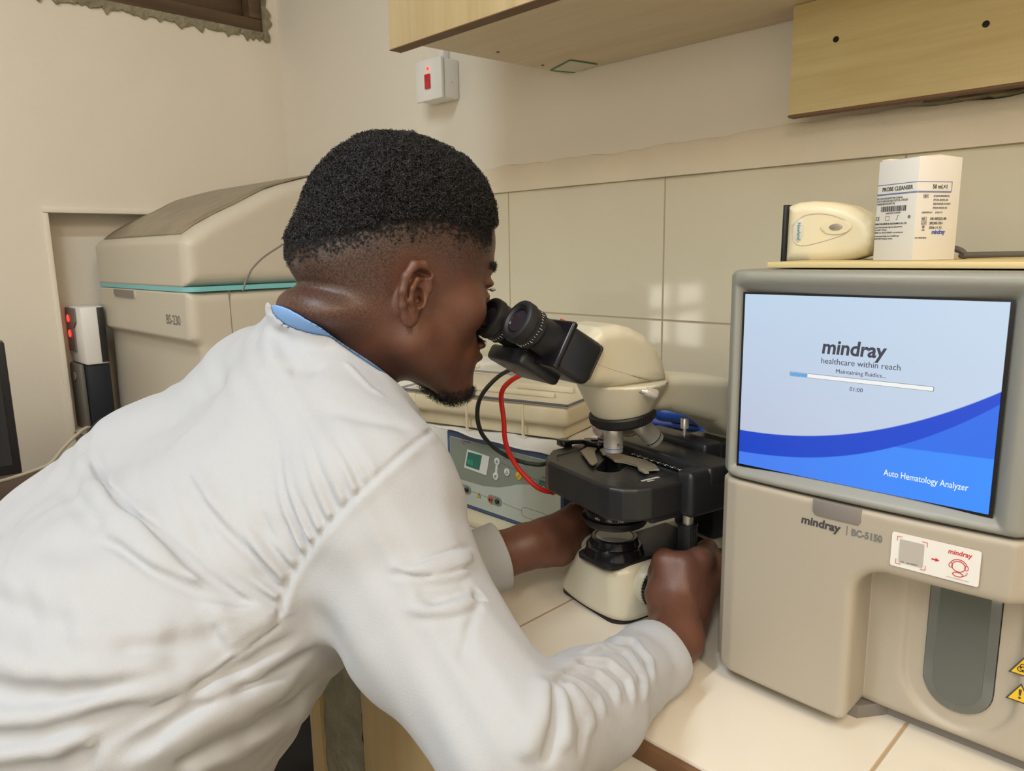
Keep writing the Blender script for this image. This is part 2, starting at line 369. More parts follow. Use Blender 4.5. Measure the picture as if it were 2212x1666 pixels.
# high wooden window on the left wall
w1 = tag(bpy.data.objects.new('window_1', None), kind='structure'); COL.objects.link(w1); w1.location = (XL, .72, 2.28)
fr = NB()
box(fr, -.10, .004, -.42, .42, -.300, -.262, .004); box(fr, -.10, .004, -.42, .42, .27, .31, .004); box(fr, -.10, .004, -.42, -.38, -.262, .27, .004); box(fr, -.10, .004, .38, .42, -.262, .27, .004)
obj('window_frame', fr, M['darkwood'], w1)
sh = NB(); box(sh, -.07, -.035, -.378, .378, -.26, -.19, .003); box(sh, -.07, -.035, -.378, .378, .21, .268, .003); box(sh, -.07, -.035, -.378, -.31, -.19, .21, .003); box(sh, -.07, -.035, .31, .378, -.19, .21, .003); box(sh, -.07, -.035, -.03, .03, -.19, .21, .003)
obj('sash', sh, M['darkwood'], w1)
pn = NB(); box(pn, -.056, -.050, -.31, .31, -.19, .21); obj('pane', pn, mat('dull_glass', (.09, .085, .06), .2), w1)
# crumbling plaster edge round that window
def crumb():
    b = NB(); r = random.Random(3)
    def strip(p0, p1, wdir, n):
        prev = None
        for i in range(n+1):
            t = i/n; c = Vector(p0).lerp(Vector(p1), t); w = .012+.022*r.random() if i % 2 else .014+.012*r.random()
            o = Vector(wdir)*w; q = [b.verts.new(c+Vector((.001, 0, 0))), b.verts.new(c+Vector((.010+.004*r.random(), 0, 0))), b.verts.new(c+o+Vector((.007*r.random()+.002, 0, 0))), b.verts.new(c+o+Vector((-.002, 0, 0)))]
            if prev:
                for k in range(4): b.faces.new((prev[k], prev[(k+1) % 4], q[(k+1) % 4], q[k]))
            else: b.faces.new(q)
            prev = q
        b.faces.new(prev[::-1])
    strip((XL, .30, 1.981), (XL, 1.155, 1.981), (0, 0, -1), 90); strip((XL, 1.140, 1.96), (XL, 1.140, 2.6), (0, 1, 0), 60)
    return b
struct('trim_4', crumb(), M['crumbly'])

# glazed door on the left wall behind the camera's view, and the rear window
d1 = tag(bpy.data.objects.new('door_1', None), kind='structure'); COL.objects.link(d1); d1.location = (XL-.05, -.95, 0)
b = NB(); box(b, -.02, .02, -.5, -.42, 0, 2.05); box(b, -.02, .02, .42, .5, 0, 2.05); box(b, -.02, .02, -.42, .42, 0, .72); box(b, -.02, .02, -.42, .42, 1.14, 2.05); box(b, -.02, .02, -.42, .42, .98, 1.03); box(b, -.02, .02, -.16, -.09, .72, 1.14); box(b, -.02, .02, .16, .22, .72, 1.14)
obj('door_leaf', b, M['cream'], d1)
b = NB(); box(b, -.004, .004, -.42, .42, .72, 1.14); obj('pane', b, M['doorglass'], d1)
w2 = tag(bpy.data.objects.new('window_2', None), kind='structure'); COL.objects.link(w2); w2.location = (.2, YF-.05, 1.7)
b = NB(); box(b, -.95, .95, -.03, .03, -.6, -.55); box(b, -.95, .95, -.03, .03, .55, .6)
for x in (-.95, -.33, .28, .90): box(b, x, x+.05, -.03, .03, -.55, .55)
obj('window_frame', b, M['white'], w2)
b = NB(); box(b, -.9, .9, -.004, .004, -.55, .55); obj('pane', b, M['glass'], w2)

# ceiling tubes
def tube_lamp(x, y, L, label, m):
    t = thing('ceiling_light', label, 'lamp', (x, y, ZC))
    b = NB(); box(b, -.03, .03, -L/2-.03, L/2+.03, -.05, 0, .006); obj('housing', b, M['white'], t)
    b = NB(); cyl(b, (0, -L/2, -.075), (0, L/2, -.075), .014, 20); obj('fluorescent_tube', b, m, t)
    for s in (-1, 1):
        b = NB(); box(b, -.015, .015, s*(L/2+.014)-.012, s*(L/2+.014)+.012, -.09, -.048, .003); obj('lamp_holder', b, M['white'], t)
tube_lamp(-.62, -.62, 1.2, 'cool white fluorescent tube on the ceiling above the man', mat('cool_tube', (1, 1, 1), .4, emit=(.9, .96, 1), es=6))
tube_lamp(.75, -1.35, 1.2, 'added neutral white fill tube on the ceiling behind the camera', mat('fill_tube', (1, 1, 1), .4, emit=(1, .94, .88), es=6))  # fixture added to go with the fill light
tube_lamp(1.05, .1, 1.2, 'warm fluorescent tube on the ceiling towards the right wall', mat('warm_tube', (1, 1, 1), .4, emit=(1, .8, .58), es=6))

# ================================================================ WORKTOP AND WHAT CARRIES IT
wt = thing('worktop', 'long cream tiled worktop with a brown front edge along the back wall', 'worktop', (0, .52, CZ))
b = NB(); box(b, XL+.003, XR-.005, .004, YB-.014-.52, -.055, 0, .0015); obj('tiled_top', b, M['countertile'], wt)
b = NB(); box(b, XL+.003, XR-.005, -.004, .0035, -.022, -.003, .001); obj('edge_strip', b, M['edge'], wt)
b = NB(); box(b, -2.17, XR-.005, 0, .006, -.075, -.0225, .001); obj('fascia', b, M['countertile'], wt)

cb = thing('base_cabinet', 'pale wood-grain base cabinet with plain doors under the worktop', 'cabinet', (-.888, .545, 0))
b = NB(); box(b, 0, 2.4, .02, .58, .08, .800); obj('carcass', b, M['lamV'], cb)
for i in range(5):
    d = None; b = NB(); box(b, .002+i*.48, .478+i*.48, 0, .019, .09, .800, .001); d = obj('door', b, M['lamV'], cb)
    b = NB(); box(b, .43+i*.48, .442+i*.48, -.022, -.016, .60, .70, .002); box(b, .43+i*.48, .442+i*.48, -.017, .001, .60, .61); box(b, .43+i*.48, .442+i*.48, -.017, .001, .69, .70); obj('handle', b, M['steel'], d)
b = NB(); box(b, 0, 2.4, .06, .58, 0, .08); obj('plinth', b, M['midgrey'], cb)

b = NB(); n = 10
def pier():
    b = NB(); r = random.Random(5); nx, nz = 6, 40
    g = [[b.verts.new((-1.003+.114*i/nx, .545+.004*r.random(), .8*j/nz)) for j in range(nz+1)] for i in range(nx+1)]
    for i in range(nx):
        for j in range(nz): b.faces.new((g[i][j], g[i+1][j], g[i+1][j+1], g[i][j+1]))
    box(b, -1.003, -.889, .552, 1.175, 0, .8); return b
o = obj('concrete_pier', pier(), M['concrete'], ang=80); tag(o, 'rough grey concrete pier carrying the worktop beside the wooden cabinet', 'pier')
b = NB(); box(b, -1.040, -1.004, .540, .556, 0, .80, .001); o = obj('wooden_batten', b, M['lamV']); tag(o, 'narrow upright pale wooden batten against the concrete pier', 'batten')
b = NB(); box(b, -2.17, -1.045, 1.10, 1.17, 0, .80); struct('trim_5', b, mat('kneehole_back', (.03, .028, .03), .9))  # near-black colour stands in for the shade of the kneehole
tw = thing('dark_gap_box', 'black box added to darken the gap under the worktop', 'computer', (-1.34, .66, 0))  # plain black box, added so the gap under the worktop stays dark
b = NB(); box(b, -.22, .24, .0, .42, .03, .72, .006); obj('case', b, M['black'], tw)
b = NB(); box(b, -.21, .23, -.012, -.0005, .04, .71, .004); obj('front_panel', b, M['blackg'], tw)
for x in (-.18, .20):
    for y in (.04, .38): b = NB(); cyl(b, (x, y, 0), (x, y, .0295), .02, 20); obj('foot', b, M['rubber'], tw)
b = NB(); tube(b, [(-1.20, .615, .70), (-1.165, .612, .55), (-1.135, .612, .42), (-1.115, .615, .20), (-1.12, .62, .012)], .010, 12); o = obj('flexible_conduit', b, mat('grey_conduit', (.10, .115, .14), .45)); tag(o, 'grey flexible conduit hanging in front of the added black box', 'conduit')

# ================================================================ WALL CUPBOARD, BOARD, SWITCH
wc = thing('wall_cabinet', 'pale wood-grain wall cupboard hanging above the microscope', 'cabinet', (-1.03, .84, 1.68))
b = NB(); box(b, 0, 2.45, 0, .348, 0, .62); o = obj('carcass', b, M['lamD'], wc)
for v in o.data.vertices:
    if v.co.x < .01 and v.co.y < .1: v.co.x -= .030
for i in range(5):
    b = NB(); box(b, -.078+i*.505, .424+i*.505, -.026, -.002, -.002, .62, .0008); d = obj('door', b, M['lamV'], wc)
    b = NB(); box(b, -.0785+i*.505, .4245+i*.505, -.0265, -.0015, -.0035, -.0022); obj('edge_band', b, M['edge'], d)
for (x, y) in ((.03, .13), (.018, .26)):
    b = NB(); cyl(b, (x, y, -.0015), (x, y, .002), .003, 16, .0003); obj('screw', b, M['edge'], wc)
P = [onZ(*q, 1.679) for q in ((1190, 152), (1232, 130), (1290, 139), (1245, 157))]
b = NB(); prism(b, [(p[0]+1.03, p[1]-.84) for p in P], Matrix.Translation((0, 0, -.0012)), .0006); tp = obj('sticker', b, M['tape'], wc, 'clear sticker with green print under the cupboard')
def seg(b, p, q, w, z0, z1):
    d = Vector((q[0]-p[0], q[1]-p[1])).normalized(); n = Vector((-d.y, d.x))*w/2
    prism(b, [(p[0]-n.x, p[1]-n.y), (q[0]-n.x, q[1]-n.y), (q[0]+n.x, q[1]+n.y), (p[0]+n.x, p[1]+n.y)], Matrix.Translation((0, 0, z0)), z1-z0)
Q = [(p[0]+1.03, p[1]-.84) for p in P]; b = NB(); seg(b, Q[0], Q[3], .006, -.0018, -.0013); seg(b, Q[0], Q[1], .003, -.0018, -.0013); seg(b, Q[1], Q[2], .004, -.0018, -.0013); obj('print', b, M['green'], tp)

bd = thing('backboard', 'pale wood board with two black holes fixed under the cupboard, right', 'board', (-.529, 1.12, 1.526))
b = NB(); box(b, 0, 1.9, 0, .018, 0, .1535, .0006); obj('panel', b, M['lamY'], bd)
b = NB(); box(b, -.0006, 1.9, -.0004, .0184, -.0035, -.0002); obj('edge_band', b, M['edge'], bd)
for q in ((1806, 85), (2130, 52)):
    p = onY(*q, 1.12); b = NB(); cyl(b, (p[0]+.529, -.0008, p[2]-1.526), (p[0]+.529, .006, p[2]-1.526), .0042, 20, .0002); obj('screw_hole', b, M['blackg'], bd)
for x in (.05, .9, 1.7):
    b = NB(); box(b, x, x+.04, .0184, .066, .02, .12, .001); obj('spacer_block', b, M['lamD'], bd)
# torn plaster under the board
def torn():
    b = NB(); r = random.Random(9); prev = None
    for i in range(70):
        X = -.36+.011*i; h0 = 1.522+.002*r.random()+.0006*i*.0; h1 = 1.540+.012*r.random()+(.014 if i > 18 else .0007*i)
        q = [b.verts.new(p) for p in ((X, YB+.003, h0-.004), (X, YB-.017-.006*r.random(), h0+.003*r.random()), (X, YB-.008-.01*r.random(), (h0+h1)/2), (X, YB+.003, h1))]
        if prev:
            for k in range(4): b.faces.new((prev[k], prev[(k+1) % 4], q[(k+1) % 4], q[k]))
        else: b.faces.new(q)
        prev = q
    b.faces.new(prev[::-1]); return b
struct('trim_6', torn(), M['crumbly'])

sw = thing('wall_switch', 'white wall switch box with a red rocker and red neon, above the head', 'switch', (-1.398, YB, 1.722))
b = NB(); box(b, -.048, .042, -.046, -.001, -.043, .043, .004); obj('surface_box', b, M['white'], sw)
b = NB(); box(b, -.050, .044, -.056, -.0465, -.045, .045, .003); obj('cover_plate', b, M['white'], sw)
b = NB(); box(b, -.012, .006, -.0605, -.0565, -.020, .012, .001); obj('rocker', b, mat('red_rocker', (.55, .02, .03), .3), sw, 'red rocker')
b = NB(); cyl(b, (-.002, -.0565, .024), (-.002, -.059, .024), .0035, 16); obj('neon_lamp', b, M['led'], sw, 'glowing red neon')
b = NB(); cyl(b, (.0425, -.024, -.008), (.0445, -.024, -.008), .0022, 12, .0002); obj('screw', b, M['steel'], sw)
b = NB(); box(b, -.010, .010, -.020, -.001, .0432, .075, .002); obj('conduit', b, M['white'], sw)
b = NB(); box(b, -1.405, -1.388, YB-.0165, YB-.0005, 1.800, ZC-.005, .002); o = obj('cable_trunking', b, M['white']); tag(o, 'narrow white cable trunking running up from the wall switch', 'trunking')

# ================================================================ BIG ANALYSER IN THE CORNER (left)
bs = thing('chemistry_analyzer', 'large cream bench analyser with a teal stripe and domed dusty lid', 'analyzer', (-2.170, .61, CZ))
WB = .600
ms = [(.0, .381), (.004, .278), (.56, .278), (.56, .662), (.47, .660), (.34, .640), (.24, .610), (.20, .597), (.147, .568), (.085, .538), (.045, .515), (.012, .490), (.0, .481)]
prof = [(0, .388), (.0, .481), (.012, .494), (.045, .517), (.085, .539), (.147, .568), (.20, .595), (.24, .609), (.34, .636), (.45, .652), (.56, .658), (.56, .388)]
def rot_surf(P, poly, w0, w1, r):
    return s_extr(s_poly(P[:, 1], P[:, 2], poly), P[:, 0]-(w0+w1)/2, (w1-w0)/2, r)
sobj('lid', lambda P: rot_surf(P, prof, 0, WB, .030), (-.01, -.01, .36), (WB+.01, .58, .68), .006, M['cream'], bs)
b = NB(); prism(b, rrect(0, WB, 0, .56, .03), Matrix.Translation((0, 0, .378)), .010); obj('stripe', b, M['teal'], bs, 'teal stripe round the machine')
lower = [(0, .377), (0, .272), (.03, .262), (.05, .20), (.05, .045), (.03, .032), (.56, .032), (.56, .377)]
sobj('body', lambda P: rot_surf(P, [(0, .377), (0, .276), (.018, .262), (.022, .24), (.018, .034), (.56, .034), (.56, .377)], 0, WB, .022), (-.01, -.01, .02), (WB+.01, .58, .39), .006, M['cream'], bs)
b = NB(); box(b, .03, WB-.03, .04, .54, .0, .034, .004); obj('foot_frame', b, M['midgrey'], bs)
b = NB(); box(b, .135, .295, -.003, .014, .3535, .3765, .006); obj('handle', b, mat('recess_cream', (.50, .43, .32), .5), bs)
b = NB(); prism(b, [(.145, 0), (.145, -.012), (.155, -.018), (.275, -.018), (.285, -.012), (.285, 0)], MXZ(0, -.0032, .374), .001); obj('handle_shade', b, M['midgrey'], bs)  # flat grey shape standing in for the shadow in the handle recess
text('BS-230', .030, M['inkgrey'], bs, MXZ(.468, -.0004, .306), bold=.012, sx=1.0, space=.95)
text('mindray', .016, M['inkpale'], bs, MXZ(.006, -.0004, .325), sx=.8, bold=.01)
# dusty window set in the lid, following its curve
def lidwin():
    b = NB(); n = 24; pts = []
    Pp = [(.016, .498), (.045, .5185), (.085, .5405), (.147, .5695), (.20, .5965), (.24, .6105), (.34, .6375), (.45, .6535)]
    c = catmull([(0, y, z) for y, z in Pp], 6); rows = []
    for i, p in enumerate(c):
        t = i/(len(c)-1); e = .035+.045*(1-t)**2*.3; rows.append([b.verts.new((e+(WB-2*e)*k/12, p.y, p.z+.0022)) for k in range(13)])
    for a, d in zip(rows, rows[1:]):
        for k in range(12): b.faces.new((a[k], a[k+1], d[k+1], d[k]))
    return b
o = obj('lid_window', lidwin(), M['dust'], bs, 'dusty translucent window in the lid'); o.modifiers.new('t', 'SOLIDIFY').thickness = .003
# curved joint on the right flank
P = [onX(*q, -1.57) for q in ((525, 628), (532, 605), (545, 580), (570, 555), (600, 535), (622, 523))]; P = [(p[0]+2.17, p[1]-.61, p[2]-CZ) for p in P]
P += [(P[-1][0], .33, .512), (P[-1][0], .42, .52)]
b = NB(); tube(b, [(WB-.0008, p[1], p[2]) for p in P], .0022, 8); obj('panel_joint', b, M['midgrey'], bs)
b = NB(); box(b, WB-.001, WB+.0006, .088, .0895, .04, .377); obj('flank_seam', b, M['midgrey'], bs)

# router / stabiliser and speaker squeezed into the recess
rt = thing('voltage_stabilizer', 'white box with two glowing red lights standing on the black speaker', 'stabilizer', (-2.180, .548, CZ+.1780))
b = NB(); box(b, -.062, .067, 0, .056, 0, .150, .006); obj('case', b, M['white'], rt)
b = NB(); prism(b, [(-.055, .030), (-.055, .146), (.028, .146), (.028, .110), (.004, .094), (.004, .030)], MXZ(0, -.0002, 0), .004, .001); obj('front_panel', b, M['spgrey'], rt)
b = NB(); box(b, .0675, .0695, .038, .055, .005, .148, .001); obj('side_panel', b, M['black'], rt)
for z in (.118, .078):
    b = NB(); cyl(b, (-.030, -.0044, z), (-.030, -.0062, z), .0095, 20, .0003); obj('indicator_light', b, M['led'], rt, 'round glowing red light')
sp = thing('speaker', 'tall black computer speaker with a grey front beside the big analyser', 'speaker', (-2.176, .546, CZ))
b = NB(); box(b, -.060, .055, .006, .060, 0, .177, .004); obj('cabinet', b, M['spcloth'], sp)
b = NB(); box(b, -.062, .030, -.006, .0055, .001, .1775, .004); obj('front_panel', b, M['spgrey'], sp)
b = NB(); cyl(b, (-.02, -.0065, .142), (-.02, -.010, .142), .012, 24); obj('knob', b, M['midgrey'], sp)

# cables in the left corner
def cable(name, pts, r, m, label, sm=8):
    b = NB(); tube(b, pts, r, 10, sm); o = obj(name, b, m); return tag(o, label, 'cable')
cable('power_cable', [onX(*q, X) for *q, X in ((-60, 1050, -2.02), (0, 1040, -2.02), (70, 1018, -2.02), (110, 1000, -2.02), (140, 965, -2.03), (185, 925, -2.05))]+[(-2.09, .545, .888), (-2.09, .575, .886)], .0042, M['cablew'], 'cream power cable drooping along the wall beside the monitor')
for k, c in enumerate([[(198, 925), (222, 905), (246, 912), (232, 935), (205, 932), (208, 915)], [(236, 905), (205, 935), (214, 945), (250, 925), (262, 905)], [(186, 965), (190, 938), (200, 925), (215, 945), (206, 970)]]):
    P = [onX(*q, -1.985-.010*k+.004*math.sin(i*1.7)) for i, q in enumerate(c)]
    cable('signal_cable', P, .0034, M['cableb'], ['black cable coiled over the worktop edge, its upper loop', 'black cable running behind the shoulder over the coil', 'black cable hanging down from the worktop edge'][k])

# monitor and desk at the far left
mn = thing('monitor', 'black computer monitor cut off by the left edge', 'monitor', (-1.70, .303, .80), radians(-8))
b = NB(); box(b, -.024, .018, -.50, 0, .115, .377, .004); obj('housing', b, M['monitor'], mn)
b = NB(); box(b, .0185, .0195, -.485, -.014, .135, .362); obj('screen', b, M['monscreen'], mn)
b = NB(); box(b, -.03, -.006, -.28, -.22, .012, .30, .006); obj('stand_neck', b, M['monitor'], mn)
b = NB(); box(b, -.09, .09, -.36, -.14, 0, .014, .006); obj('stand_foot', b, M['monitor'], mn)
dk = thing('desk', 'brown wooden desk under the monitor by the left wall', 'desk', (-1.80, -.02, 0))
b = NB(); box(b, -.36, .34, -.55, .47, .772, .80, .003); obj('desktop', b, M['desk'], dk)
for sx in (-.33, .30):
    for sy in (-.52, .43): b = NB(); box(b, sx-.02, sx+.02, sy-.02, sy+.02, 0, .772, .002); obj('leg', b, M['desk'], dk)

# ================================================================ HAEMATOLOGY ANALYSER (right)
ha = thing('hematology_analyzer', 'cream and grey blood analyser with a lit blue and white screen', 'analyzer', (-.372, .66, CZ))
AW, AD = .318, .37; BOW = .006
def bow(P):
    t = np.clip((P[:, 0]-.0)/.27, 0, 1); return BOW*(4*t*(1-t))
def outline(x, y):
    # plan: rounded left corner, chamfered right corner
    poly = [(0.0, .030), (.004, .014), (.014, .003), (.026, 0), (.262, 0), (AW, .050), (AW, AD), (0, AD)]
    return s_poly(x, y, poly)
def shellA(P, z0, z1, r=.004, push=0):
    y = P[:, 1]+bow(P)+push; return s_extr(outline(P[:, 0], y), P[:, 2]-(z0+z1)/2, (z1-z0)/2, r)
def lowerA(P):
    d = shellA(P, .0125, .2215, .004)
    # sloping undercut at the left bottom
    d = smax(d, -(P[:, 0]*.5+P[:, 2]*.9-.022), .004)
    # recess to the right: everything right of x=.143 and under z=.167 steps back 4 cm
    rec = s_extr(s_poly(P[:, 0], P[:, 2], [(.146, -.05), (.146, .167), (.40, .167), (.40, -.05)])+0, P[:, 1]+.02, .060, .0)
    q = np.maximum(.1515-P[:, 0], P[:, 2]-.163); cx = .146+.026; cz = .167-.026
    inn = np.where((P[:, 0] < cx) & (P[:, 2] > cz), np.hypot(P[:, 0]-cx, P[:, 2]-cz)-.026, np.maximum(.146-P[:, 0], P[:, 2]-.167))
    cut = np.maximum(inn, P[:, 1]-.040)
    d = smax(d, -cut, .010)
    # softly dished surround of the sampling window
    wx, wz = .223, .066
    u = np.hypot(P[:, 0]-wx, np.minimum(P[:, 2]-wz, 0)); dish = np.maximum(np.maximum(u-.043, P[:, 1]-.044), np.maximum(P[:, 2]-.160, .030-P[:, 1]))
    return smax(d, -dish, .008)
sobj('lower_housing', lowerA, (-.01, -.02, 0), (AW+.01, AD+.01, .235), .0024, M['analyzer_cream'], ha)
SX0, SX1, SZ0, SZ1 = .0245, .241, .2385, .4075
def bezel(P):
    d = shellA(P, .2235, .430, .007)
    d2 = s_poly(P[:, 0], P[:, 2], [(SX0-.012, SZ0-.010), (SX1+.012, SZ0-.010), (SX1+.012, SZ1+.012), (SX0-.012, SZ1+.012)])
    # sloping walls of the screen well
    y = P[:, 1]+bow(P); cut = np.maximum(d2+.95*np.clip(y, 0, .02), y-.0125)
    return smax(d, -cut, .004)
sobj('upper_housing', bezel, (-.01, -.02, .215), (AW+.01, AD+.01, .440), .0024, M['grey'], ha, 'grey upper housing round the screen')
b = NB(); box(b, SX0-.003, SX1+.003, .0045, .0052, SZ0-.003, SZ1+.002); obj('screen_gasket', b, M['blackg'], ha)
# the screen: a lit panel
def screen_mat():
    m = bpy.data.materials.new('lit_screen'); m.use_nodes = True; nt = m.node_tree; b = nt.nodes['Principled BSDF']; L = nt.links.new
    def node(t, **k):
        n = nt.nodes.new(t)
        for a, v in k.items(): setattr(n, a, v)
        return n
    def math_(op, a, b_=None, c=None):
        n = node('ShaderNodeMath', operation=op)
        for i, v in enumerate((a, b_, c)):
            if v is None: continue
            if isinstance(v, (int, float)): n.inputs[i].default_value = v
            else: L(v, n.inputs[i])
        return n.outputs[0]
    tc = node('ShaderNodeTexCoord'); sp = node('ShaderNodeSeparateXYZ'); L(tc.outputs['Generated'], sp.inputs[0]); X, Z = sp.outputs['X'], sp.outputs['Z']
    X2 = math_('POWER', X, 2.2)
    top = math_('MULTIPLY_ADD', X2, .385, .205)       # upper edge of the dark wave
    top = math_('ADD', top, math_('MULTIPLY', math_('MULTIPLY', X, math_('SUBTRACT', 1, X)), .0))
    X3 = math_('POWER', X, 2.4); low = math_('MULTIPLY_ADD', X3, .455, .075)
    low = math_('ADD', low, math_('MULTIPLY', math_('MULTIPLY', X, math_('SUBTRACT', 1, X)), .04))
    def step(a): 
        n = node('ShaderNodeMapRange'); n.inputs['From Min'].default_value = -.003; n.inputs['From Max'].default_value = .003; L(a, n.inputs['Value']); return n.outputs['Result']
    def mix(f, a, c):
        n = node('ShaderNodeMix', data_type='RGBA'); L(f, n.inputs['Factor'])
        for k, v in (('A', a), ('B', c)):
            if isinstance(v, tuple): n.inputs[k].default_value = v+(1,)
            else: L(v, n.inputs[k])
        return n.outputs['Result']
    skyc = mix(Z, (.50, .53, .68), (.50, .64, .80)); skyc = mix(math_('MULTIPLY', X, .6), skyc, (.58, .70, .84))
    blue = mix(X, (.055, .20, .85), (.035, .27, .98)); bl2 = mix(step(math_('SUBTRACT', Z, math_('MULTIPLY_ADD', X, .05, .22))), blue, (.02, .15, .80))
    wave = mix(X, (.0, .05, .55), (.0, .06, .62))
    c = mix(step(math_('SUBTRACT', Z, low)), bl2, wave); c = mix(step(math_('SUBTRACT', Z, top)), c, skyc)
    b.inputs['Base Color'].default_value = (.01, .01, .012, 1); b.inputs['Roughness'].default_value = .3
    L(c, b.inputs['Emission Color']); b.inputs['Emission Strength'].default_value = 1.0; return m
b = NB(); box(b, SX0, SX1, .0030, .0044, SZ0, SZ1); scr = obj('screen', b, screen_mat(), ha, 'lit screen with a blue wave and start-up text')
def lit(name, c, s=1): return mat(name, (.01, .01, .01), .5, emit=c, es=s)
LG = lit('screen_dark_letters', (.035, .035, .06)); LW = lit('screen_white_letters', (.85, .93, 1)); sw_, sh_ = SX1-SX0, SZ1-SZ0
def S(u, v): return MXZ(SX0+u*sw_, .0029, SZ0+v*sh_)
text('mindray', .0178, LG, scr, S(.352, .70), bold=.026, shear=.10, sx=.93, name='screen_logo')
text('healthcare within reach', .0075, LG, scr, S(.352, .645), name='screen_text', sx=.95)
text('Maintaining fluidics...', .0052, LG, scr, S(.415, .600), name='screen_text', sx=1.0)
text('01:00', .0052, LG, scr, S(.475, .513), name='screen_text')
text('Auto Hematology Analyzer', .0080, LW, scr, S(.630, .095), name='screen_text', sx=.73)
b = NB(); prism(b, rrect(SX0+.222*sw_, SX0+.785*sw_, SZ0+.558*sh_, SZ0+.582*sh_, .0008, 2), MXZ(0, .0029, 0), .0002); bar = obj('progress_bar', b, lit('bar_edge', (.12, .12, .14)), scr)
b = NB(); prism(b, rrect(SX0+.224*sw_, SX0+.783*sw_, SZ0+.56*sh_, SZ0+.58*sh_, .0006, 2), MXZ(0, .00265, 0), .0002); obj('bar_track', b, lit('bar_track', (.86, .88, .86)), bar)
b = NB(); prism(b, rrect(SX0+.225*sw_, SX0+.300*sw_, SZ0+.561*sh_, SZ0+.579*sh_, .0004, 2), MXZ(0, .0024, 0), .0002); obj('bar_fill', b, lit('bar_fill', (.10, .36, .75)), bar)
# tab under the screen
b = NB(); prism(b, [(.105, 0), (.148, 0), (.148, -.0125), (.146, -.0155), (.110, -.0155), (.107, -.0145), (.105, -.011)], MXZ(0, -BOW+.0012, .2225), .0022, .0006); obj('status_light', b, M['midgrey'], ha)
def F(x, z, y=-BOW): 
    t = max(0, min(1, x/.27)); dy = -BOW*4*(1-2*t)/.27; a = math.atan(dy)
    return Matrix.Translation((x, -BOW*4*t*(1-t)-.0002, z)) @ Matrix.Rotation(a, 4, 'Z') @ M_XZ
text('mindray', .0108, M['ink'], ha, F(.0945, .1965), bold=.030, shear=.1, sx=1.02, name='logo')
b = NB(); box(b, 0, .0007, -.0003, .0002, 0, .0085); o = obj('logo_divider', b, M['inkgrey'], ha); o.matrix_local = Matrix.Translation((.1365, -.0061, .1955))
text('BC-5150', .0088, M['inkgrey'], ha, F(.1405, .1965), bold=.035, sx=.83, name='model_lettering')
# service sticker (its square code is left out)
sk = bpy.data.objects.new('service_sticker', None); COL.objects.link(sk); sk.parent = ha
b = NB(); prism(b, rrect(0, .0665, 0, .0305, .002), M_XZ, .0006); st_ = obj('service_sticker', b, M['white'], ha, 'white service sticker with red print'); bpy.data.objects.remove(sk)
st_.matrix_local = F(.1745, .1787) @ M_XZ.inverted()
b = NB(); prism(b, rrect(.0065, .0255, .0045, .0255, .001), MXZ(0, -.00065, 0), .0003); obj('blank_panel', b, M['inkpale'], st_)
b = NB()
for (x, z, sx, sz) in ((.0045, .0275, 1, -1), (.0275, .0275, -1, -1), (.0045, .003, 1, 1), (.0275, .003, -1, 1)):
    box(b, min(x, x+sx*.004), max(x, x+sx*.004), -.0009, -.0006, z-.0002, z+.0002); box(b, x-.0002, x+.0002, -.0009, -.0006, min(z, z+sz*.004), max(z, z+sz*.004))
prism(b, [(.0315, .0140), (.0345, .0140), (.0345, .0130), (.0375, .0146), (.0345, .0162), (.0345, .0152), (.0315, .0152)], MXZ(0, -.0006, 0), .0003)
def ring2(b, cx, cz, rx, rz, a0, a1, w, n=28, y=-.0006):
    P = [(cx+rx*cos(radians(a0+(a1-a0)*i/n)), cz+rz*sin(radians(a0+(a1-a0)*i/n))) for i in range(n+1)]
    for p, q in zip(P, P[1:]):
        d = Vector((q[0]-p[0], q[1]-p[1])).normalized(); nn = Vector((-d.y, d.x))*w/2
        prism(b, [(p[0]-nn.x, p[1]-nn.y), (q[0]-nn.x, q[1]-nn.y), (q[0]+nn.x, q[1]+nn.y), (p[0]+nn.x, p[1]+nn.y)], MXZ(0, y, 0), .0003)
ring2(b, .0515, .0135, .0048, .0045, 0, 360, .0006); ring2(b, .0515, .0137, .0062, .0058, 20, 160, .0006); ring2(b, .0458, .0135, .0013, .0020, 0, 360, .0005, 12); ring2(b, .0572, .0135, .0013, .0020, 0, 360, .0005, 12)
ring2(b, .0515, .0066, .0038, .0018, 0, 360, .0006); ring2(b, .0535, .0100, .0045, .0040, -80, 0, .0005, 10)
obj('red_marks', b, M['inkred'], st_)
text('mindray', .0058, M['inkred'], st_, MXZ(.0430, -.0007, .0230), bold=.02, shear=.1, sx=.9, name='red_logo')
text('www.mindray.com', .0022, M['inkpale'], st_, MXZ(.0430, -.0007, .0022), name='small_print')
text('S N:     BA-13009427', .0015, M['ink'], st_, MXZ(.0085, -.00105, .0052), name='small_print')
# sampling window in the recess
def winpoly(x0, x1, ztop, zb, n=16):
    r = (x1-x0)/2; c = (x0+x1)/2; return [(x0, ztop)]+[(c-r*cos(pi*i/n), zb+r-r*sin(pi*i/n)) for i in range(n+1)]+[(x1, ztop)]
b = NB(); prism(b, winpoly(.1955, .2505, .168, .0365), MXZ(0, .0452, 0), .0030, .0006); wd = obj('sampling_window', b, M['smoke'], ha, 'smoked sampling window')
b = NB(); prism(b, winpoly(.2035, .2425, .167, .0445), MXZ(0, .0421, 0), .0004); obj('inner_pane', b, M['smoke2'], wd)
b = NB(); prism(b, winpoly(.1948, .2512, .168, .0358), MXZ(0, .0458, 0), .0015); obj('seal', b, M['blackg'], wd)
